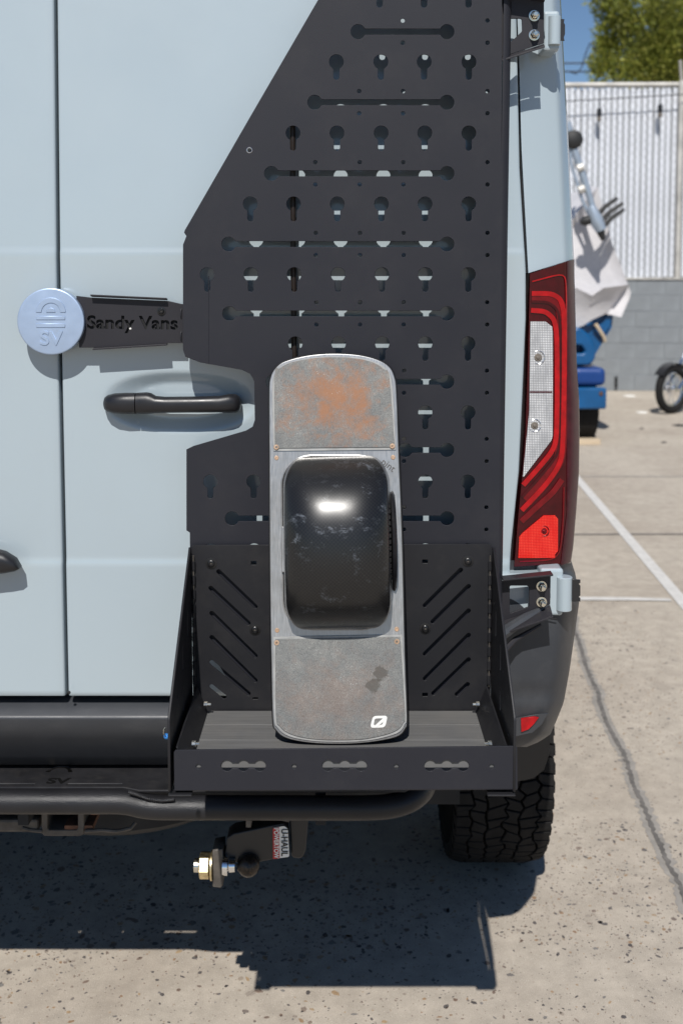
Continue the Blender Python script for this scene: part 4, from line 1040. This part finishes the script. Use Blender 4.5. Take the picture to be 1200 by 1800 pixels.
# ------------------------------------------------------------------ block wall and fence
YW = PZ(1100, 687, 0).y
wall = thing('block_wall', (4.5, YW, 0), 'low grey painted concrete block wall under the white slatted fence', 'wall')
z_top = P(1100, 491, YW).z
obj('wall_core', box(1.6, 8.2, YW+.006, YW+.19, 0, z_top-.01), M['mortar'], wall)
nr = 7; bh = z_top/nr; blk = None; k = 0
base_block = box(0.0025, .3975, 0, .1, .0025, bh-.0025, .0025, 1); base_block.materials.append(M['block'])
for r_ in range(nr):
    for c_ in range(17):
        x = 1.6+c_*.4-(.2 if r_ % 2 else 0)
        o = bpy.data.objects.new('block', base_block); COL.objects.link(o); o.parent = wall; o.matrix_parent_inverse = Matrix.Translation(-wall.location)
        o.location = (x, YW+rnd.uniform(-.004, .004), r_*bh)
obj('wall_cap', box(1.5, 8.2, YW-.02, YW+.2, z_top-.004, z_top+.02, .004), M['rail'], wall)
for u, v0, v1 in ((1082, 662, 682), (1178, 637, 672)):
    a = P(u, v0, YW-.02); b = P(u, v1, YW-.02); obj('drain_pipe', tube([a, b], .02, 10), M['dark'], wall)
fen = thing('slat_fence', (4.5, YW+.1, z_top), 'tall chain-link fence filled with white vertical slats on the grey wall', 'fence')
zft = P(1100, 150, YW+.1).z
sm_ = box(0, .060, -.004, .004, 0, zft-z_top-.05, 0); sm_.materials.append(M['slat'])
x = 1.7
while x < 8.0:
    o = bpy.data.objects.new('slat', sm_); COL.objects.link(o); o.parent = fen; o.matrix_parent_inverse = Matrix.Translation(-fen.location)
    o.location = (x, YW+.1+rnd.uniform(-.004, .004), z_top+.03+rnd.uniform(-.012, .012)); o.rotation_euler = (0, rnd.uniform(-.002, .002), rnd.uniform(-.04, .04)); x += .0815
obj('gap_shade_sheet', box(1.7, 8.0, YW+.14, YW+.143, z_top+.01, zft-.05), mat('gap_shade_grey', (.26,.27,.28), .9), fen)  # added sheet, its grey stands in for the shade between slats
wr_ = []
xx0, xx1, zz0, zz1 = 1.7, 8.0, z_top+.03, zft-.03
step = .115
c0 = xx0-(zz1-zz0)
while c0 < xx1:
    for sg in (1, -1):
        a, b = c0, c0+(zz1-zz0)
        s0_, s1_ = max(xx0, a), min(xx1, b)
        if s0_ < s1_:
            za, zb2 = zz0+(s0_-c0), zz0+(s1_-c0)
            if sg < 0: za, zb2 = zz1-(s0_-c0), zz1-(s1_-c0)
            wr_.append(tubevf([(s0_, YW+.088, za), (s1_, YW+.088, zb2)], .0013, 4, False))
    c0 += step
obj('chain_link_wire', mesh('w', *join(wr_)), M['wire'], fen, kind='stuff')
obj('top_rail', tube([(1.6, YW+.1, zft), (8.0, YW+.1, zft+.02)], .035, 14), M['rail'], fen)
for xp in (P(1196, 300, YW).x, P(1196, 300, YW).x-2.6, P(1196, 300, YW).x+2.6):
    obj('fence_post', tube([(xp, YW+.06, z_top-.1), (xp, YW+.06, zft+.05)], .038, 12), M['rail'], fen)
    obj('post_arm', tube([(xp, YW+.06, zft+.04), (xp-.06, YW-.05, zft+.30)], .022, 8), M['rail'], fen)
# string lights
zc_ = P(1100, 170, YW-.1).z
pts = []
for i in range(60):
    x = 1.7+i*.1; s2 = abs(math.sin((x-P(1053, 0, YW).x)*math.pi/(P(1160, 0, YW).x-P(1053, 0, YW).x)))
    pts.append((x, YW-.06, P(600+(x/YW*F), 178-10*(x-3)/1.3, YW-.06).z-.0*s2))
sg = thing('string_lights', (4.0, YW-.06, zc_-.3), 'black festoon cable with small bulbs hung along the white slatted fence', 'string lights')
obj('cable', tube(pts, .008, 6), M['black'], sg)
for u in (946, 1053, 1160, 1267):
    a = P(u, 160, YW-.06); xx = a.x; z0 = min(pts, key=lambda p: abs(p[0]-xx))[2]
    obj('lamp_drop', tube([(xx, YW-.06, z0), (xx, YW-.06, z0-.12)], .006, 6), M['black'], sg)
    l_ = obj('lamp_socket', lathe((xx, YW-.06, z0-.11), (0, 0, -1), [(0, .015), (.02, .034), (.11, .034), (.12, .025)], 12), M['black'], sg)
    obj('glass_bulb', lathe((xx, YW-.06, z0-.22), (0, 0, -1), [(0, .022), (.03, .034), (.06, .03), (.075, .008)], 12), M['bulb'], l_)

# utility cables in the sky
for i, (v0, v1) in enumerate(((112, 106), (125, 123))):
    o = obj('utility_cable', tube([P(860, v0, 24), P(1030, (v0+v1)/2+2, 24), P(1300, v1, 24)], .018, 6), M['black'])
    tag(o, ['upper of two thin dark cables crossing the sky above the fence', 'lower of two thin dark cables crossing the sky just above the fence rail'][i], 'cable')
lp = [P(u, v, 20) for u, v in ((1000, 126), (1012, 130), (1022, 118), (1028, 95), (1036, 76), (1042, 80), (1046, 92))]
o = obj('loose_wire', tube(lp, .012, 6), M['black']); tag(o, 'loose curling black wire against the sky left of the tree', 'wire')

# ------------------------------------------------------------------ pine tree behind the fence
tx_, ty_ = 9.4, 25.0
tree = thing('pine_tree', (tx_, ty_, 0), 'bushy yellow-green conifer rising behind the white slatted fence', 'tree')
obj('trunk', tube([(tx_, ty_, 0), (tx_+.1, ty_, 4), (tx_-.1, ty_, 8), (tx_, ty_, 12)], [.35, .28, .2, .08], 12), M['bark'], tree)
clumps = []; tr = random.Random(11)
for i in range(210):
    z = tr.uniform(5.2, 12.5); u_ = (z-5.2)/7.3
    rad = 3.1*(1-.55*u_)*(1 if z > 6 else .9)
    a = tr.random()*6.283; d = rad*math.sqrt(tr.uniform(.25, 1)); clumps.append((tx_+.35+d*math.cos(a), ty_+d*.8*math.sin(a), z, tr.uniform(.32, .62)))
for u, v, y, r in ((1062, 125, 23, .35), (1058, 108, 23, .3), (1064, 92, 23, .28), (1060, 76, 23, .20), (1066, 60, 23, .3), (1085, 120, 23, .4), (1095, 90, 23, .5), (1080, 20, 23, .42), (1072, 5, 23, .42), (1066, -20, 23, .5), (1100, 40, 23, .6), (1092, 62, 23, .45), (1110, 130, 22.6, .45), (1140, 128, 22.6, .5), (1175, 125, 22.6, .5), (1130, 100, 22.5, .6), (1165, 95, 22.5, .6), (1195, 115, 22.5, .6), (1150, 55, 22.5, .7), (1190, 60, 22.4, .7), (1120, 10, 22.6, .7), (1175, 15, 22.5, .7)):
    p = P(u, v, y); clumps.append((p.x, p.y, p.z, r))
lv = []; lf = []
for cx_, cy_, cz_, r in clumps:
    for k in range(int(560*r*r/.25)+90):
        d = Vector((tr.gauss(0, 1), tr.gauss(0, 1), tr.gauss(0, 1))).normalized()*(r*tr.uniform(.35, 1.08)); c = Vector((cx_, cy_, cz_))+d*Vector((1, 1, .8)).length/1.62
        u1 = (d.normalized()+Vector((tr.uniform(-.6, .6), tr.uniform(-.6, .6), tr.uniform(-.1, .9)))).normalized(); s1 = u1.cross(Vector((tr.uniform(-1, 1), tr.uniform(-1, 1), tr.uniform(-1, 1)))).normalized()
        L_ = tr.uniform(.06, .12); w1 = L_*.28; o = len(lv)
        lv += [c-s1*w1, c+s1*w1, c+u1*L_]; lf.append((o, o+1, o+2))
obj('crown', mesh('c', lv, lf), M['leaf'], tree, kind='stuff')
for i in range(16):
    cl_ = clumps[i*12]; obj('limb', tube([(tx_, ty_, cl_[2]-.8), ((tx_+cl_[0])/2, (ty_+cl_[1])/2, cl_[2]-.5), cl_[:3]], [.09, .06, .02], 6), M['bark'], tree)

# ------------------------------------------------------------------ covered boat on a blue trailer
yB = 10.0
bt = thing('covered_boat', (1.5, 11, .6), 'boat under a pale grey canvas cover with a tower, behind the van', 'boat')
# cover: outer loop at the gunwale rising to a ridge
def cover():
    rows = []
    for j in range(28):
        f = j/27; y = yB+f*5.0
        wdt = 1.0*(1-.35*max(0, f-.5)**2*4*.5)
        row = []
        sec = [(1.10, -.30, 0), (1.17, -.12, 0), (1.185, -.06, 1), (1.16, .0, 2), (1.09, .18, 2), (1.01, .40, 2), (.93, .68, 2), (.86, .96, 2), (.78, .88, 3), (.62, .62, 3), (.3, .56, 3), (0, .66, 3)]
        full = [(-x, z) for x, z, _ in sec[:-1]]+[(x, z) for x, z, _ in reversed(sec)]
        for x, z in full:
            n_w = noise.noise(Vector((x*2.4, y*2.2, z*2)))*.04+abs(noise.noise(Vector((x*5, y*3, z*6))))*.04
            zz = 1.49+z*(.93+.07*math.sin(min(1, f*2.2+.15)*math.pi/2))*(1-.35*max(0, f-.25))+n_w
            row.append((1.5+x*wdt+n_w*.4, y+(.0 if z > -.1 else .0)+n_w, zz))
        rows.append(row)
    front = rows[0]
    c_ = (1.5, yB-.02, 1.35)
    rows.insert(0, [(1.5+(p[0]-1.5)*.93, yB+.08, 1.30+(p[2]-1.30)*.8) for p in front])
    rows.insert(0, [(1.5+(p[0]-1.5)*.4, yB+.03, 1.35+(p[2]-1.35)*.3) for p in front])
    return smooth_by_angle(fixn(mesh('c', *gridvf(rows))), 60)
obj('canvas_cover', cover(), M['cover'], bt)
# hanging skirt, gathered to the hull
sk = []
for (u, v, y), (u2, v2, y2) in zip([(900, 515, 9.9), (1012, 506, 9.93), (1040, 520, 9.9), (1060, 506, 9.88), (1085, 503, 9.9), (1106, 500, 10.0)], [(900, 600, 10.1), (1010, 578, 10.1), (1025, 572, 10.05), (1040, 562, 10.05), (1062, 552, 10.05), (1094, 530, 10.15)]):
    a = P(u, v, y); b = P(u2, v2, y2); sk.append([a, a.lerp(b, .35)+Vector((0, .03, 0)), a.lerp(b, .7)+Vector((0, .02, 0)), b])
sk.append([Vector((2.7, 11, sk[-1][0].z)), Vector((2.65, 11, sk[-1][1].z)), Vector((2.62, 11, sk[-1][2].z)), Vector((2.58, 11, sk[-1][3].z))])
obj('cover_skirt', smooth_by_angle(fixn(mesh('s', *gridvf(sk))), 60), M['cover'], bt)
def hull():
    rows = []
    for j in range(20):
        f = j/19; y = yB+.15+f*4.8; wd = 1-.25*max(0, f-.5)*2*f
        rows.append([(1.5+x*wd, y, z+.0+.25*max(0, f-.6)) for x, z in ((-1.1, 1.4), (-1.08, 1.1), (-.95, .78), (-.5, .6), (0, .5), (.5, .6), (.86, .78), (.96, .95), (1.05, 1.1), (1.08, 1.4))])
    rows.insert(0, [(1.5+(p[0]-1.5)*.1, p[1], 1.1) for p in rows[0]])
    return smooth_by_angle(fixn(mesh('h', *gridvf(rows))), 40)
obj('hull', hull(), M['blue'], bt)
strp = obj('tie_strap', tube([P(1046, 570, 10.08), P(1060, 592, 10.1), P(1062, 600, 10.12)], .02, 8), M['tan'], bt)
obj('bow_stripe', plate(upoly([(1050, 572), (1072, 548), (1080, 546), (1070, 575), (1058, 592)], 10.12), [], .02, upright(10.13), .003), M['blue'], bt)
# wake tower leg with rack forks
ya = 9.8
tw = obj('tower_leg', tube([P(996, 215, ya), P(1008, 262, ya), P(1024, 310, ya), P(1040, 362, ya), P(1048, 385, ya)], [.034, .034, .033, .028, .028], 14), M['tower'], bt)
obj('tower_brace', tube([P(1002, 235, ya), P(1002, 285, ya), P(1022, 350, ya), P(1040, 390, ya)], .016, 10), M['tower'], tw)
obj('tower_joint', lathe(P(1006, 246, ya+.0), (0, -1, 0), [(-.05, .085), (.04, .085), (.06, .06)], 20), M['seat'], tw)
for u, v in ((1020, 295), (1022, 333)): obj('tower_clamp', tube([P(u-6, v+2, ya-.02), P(u+4, v-2, ya-.02)], .038, 12), M['rail'], tw)
obj('rack_body', tube([P(1038, 362, ya-.05), P(1046, 385, ya-.05), P(1056, 405, ya-.05)], [.035, .065, .05], 14), M['tower'], tw)
obj('rack_tip', tube([P(1053, 402, ya-.05), P(1060, 422, ya-.05)], [.045, .02], 10), M['seat'], tw)
for a, b in (((1050, 378), (1084, 348)), ((1056, 388), (1094, 357)), ((1060, 398), (1096, 368))):
    md = ((a[0]+b[0])/2-4, (a[1]+b[1])/2); obj('rack_fork', tube([P(*a, ya-.05), P(*md, ya-.05), P(*b, ya-.05)], [.024, .022, .016], 8), M['seat'], tw)
obj('rack_knob', lathe(P(1036, 386, ya-.05), (-1, 0, -.3), [(0, .04), (.05, .045), (.09, .02)], 12), M['seat'], tw)
# trailer
tra = thing('boat_trailer', (2.3, 10.3, 0), 'bright blue boat trailer with square mudguard over a black tyre', 'trailer')
yt = 9.95
fx0, fx1 = P(1008, 700, yt).x, P(1064, 700, yt).x; fz = P(0, 647, yt).z; fzb = P(0, 719, yt).z; fzm = P(0, 679, yt).z
obj('mudguard', box(fx0, fx1, yt, yt+.85, fzm, fz, .05, 4), M['blue2'], tra)
obj('mudguard_skirt', box(fx0+.02, fx1+.004, yt-.02, yt+.06, fzb, fzm-.012, .02, 3), M['blue'], tra)
obj('side_lamp', lathe(Vector((fx1-.05, yt-.02, (fzb+fzm)/2+.04)), (0, -1, 0), [(0, .02), (.01, .018), (.014, .006)], 12), M['rust'], tra)
tyc = Vector(((fx0+fx1)/2+.01, yt+.42, .31))
tt_ = obj('trailer_tyre', lathe(tyc, (1, 0, 0), [(-.11, .17), (-.12, .25), (-.105, .295), (-.08, .31), (.08, .31), (.105, .295), (.12, .25), (.11, .17)], 40), M['tyre'], tra)
obj('trailer_rim', lathe(tyc, (1, 0, 0), [(-.08, .16), (.08, .165), (.09, .17), (.06, .05), (.07, .03)], 24), M['rail'], tt_)
obj('chassis_rail', box(1.95, 2.05, yt-.1, yt+4, .42, .54, .01), M['blue'], tra)
obj('cross_beam', box(.9, 2.2, yt+.36, yt+.46, .32, .40, .01), M['blue'], tra)
bk = []
for u, v, r in ((990, 585, 0), (1020, 575, 0), (1038, 590, 0), (1048, 615, 0), (1048, 632, 0), (1038, 643, 0), (990, 643, 0)): bk.append((u, v))
obj('bow_guard', plate(upoly(round_poly(bk, 8), yt), [upoly(round_poly([(998, 606), (1024, 608), (1030, 618), (1026, 622), (998, 622)], 2), yt)], .12, upright(yt+.1), .02), M['blue'], tra)
obj('wheel_chock', box(fx0+.06, fx1-.02, yt+.08, yt+.2, 0.001, .05, .005), M['tan'], tra)

# ------------------------------------------------------------------ motorcycle at the right edge
mo = thing('motorcycle', PZ(1178, 727, 0), 'parked motorcycle with wire front wheel turned, cut by the right edge', 'motorcycle')
ym = PZ(1170, 727, 0).y
wcm = P(1180, 684, ym); rw = wcm.z; fd = Vector((.80, .60, 0)).normalized(); axm = Vector((fd.y, -fd.x, 0))   # rolling direction and axle
def ring(c, ax_, Rr, r, n=40, k=10):
    x, y = frame_of(ax_); pts = [c+(x*math.cos(2*math.pi*i/n)+y*math.sin(2*math.pi*i/n))*Rr for i in range(n)]
    vs = []; fs = []
    for i, p in enumerate(pts):
        d = (p-c).normalized()
        for j in range(k):
            a = 2*math.pi*j/k; vs.append(p+(d*math.cos(a)+ax_.normalized()*math.sin(a))*r)
    for i in range(n):
        for j in range(k): fs.append((i*k+j, i*k+(j+1) % k, ((i+1) % n)*k+(j+1) % k, ((i+1) % n)*k+j))
    return fixn(mesh('ring', vs, fs, True))
def moto_wheel(c, ax_, Rr, nm):
    t = obj(nm, ring(c, ax_, Rr-.045, .045), M['tyre'], mo)
    obj('rim', ring(c, ax_, Rr-.095, .016), M['chrome'], t)
    obj('hub', lathe(c-ax_*.05, ax_, [(0, .03), (.01, .05), (.03, .035), (.07, .035), (.09, .05), (.10, .03)], 16), M['chrome'], t)
    x, y = frame_of(ax_); sp_ = []
    for i in range(20):
        a = 2*math.pi*i/20; d = x*math.cos(a)+y*math.sin(a); sp_.append(tubevf([c+ax_*(.03 if i % 2 else -.03), c+d*(Rr-.1)], .003, 5))
    obj('spokes', mesh('s', *join(sp_)), M['chrome'], t)
moto_wheel(wcm, axm, rw, 'front_wheel')
bd = Vector((.97, .24, 0)).normalized()
up = Vector((0, 0, 1)); head = wcm+fd*.50+up*.50
for sg_ in (-1, 1):
    obj('fork_tube', tube([wcm+axm*.085*sg_, wcm+axm*.085*sg_+(head-wcm)*.5, head+axm*.085*sg_+up*.12], [.026, .026, .02], 12), M['chrome'], mo)
ff = []
for i in range(12):
    a = R(35+i*9); ff.append([wcm+(-fd*math.cos(a)+up*math.sin(a))*(rw+.02)+axm*w_ for w_ in (-.06, -.03, .03, .06)])
obj('front_mudguard', smooth_by_angle(fixn(mesh('m', *gridvf(ff)))), M['black'], mo)
obj('handlebar', tube([head+up*.2-axm*.22+bd*.25, head+up*.24-axm*.14+bd*.1, head+up*.14, head+up*.24+axm*.2, head+up*.2+axm*.36+bd*.15], .014, 10), M['chrome'], mo)
obj('headlight', lathe(head+up*.05-fd*.02, -fd, [(-.06, .04), (0, .085), (.06, .09), (.075, .07)], 20), M['chrome'], mo)
e0 = wcm+fd*.1+bd*.55
obj('engine', smooth_by_angle(fixn(mesh('e', *boxvf(e0.x-.05, e0.x+.35, e0.y-.14, e0.y+.14, .2, .55)))), M['receiver'], mo)
obj('crankcase_cover', lathe(e0+Vector((.15, -.14, .0)), (0, -1, 0), [(0, .12), (.03, .11), (.05, .06)], 20), M['chrome'], mo)
tk = head+bd*.3+up*.02
obj('fuel_tank', loft_x([(tk+bd*d-up*.02, rz, ry) for d, rz, ry in ((-.22, .03, .04), (-.15, .09, .11), (0, .12, .15), (.15, .10, .12), (.28, .04, .06))]), M['moto_green'], mo)
obj('frame_tube', tube([head, wcm+bd*.45+up*.05, wcm+bd*.9+up*(-.05), wcm+bd*1.1+up*.35], .018, 10), M['moto_green'], mo)
obj('saddle', loft_x([(tk+bd*d-up*.05, rz, ry) for d, rz, ry in ((.25, .03, .06), (.35, .05, .12), (.7, .05, .13), (.85, .03, .06))]), M['seat'], mo)
moto_wheel(wcm+bd*1.45, Vector((bd.y, -bd.x, 0)), rw, 'rear_wheel')
obj('exhaust_pipe', tube([e0+Vector((0, -.17, 0)), wcm+bd*.7+Vector((0, -.18, -.12)), wcm+bd*1.5+Vector((0, -.18, -.08))], [.02, .025, .04], 12), M['chrome'], mo)
obj('low_fender', tube([wcm+bd*.3+up*-.1, wcm+bd*.42+up*.15], .03, 8), M['moto_green'], mo)
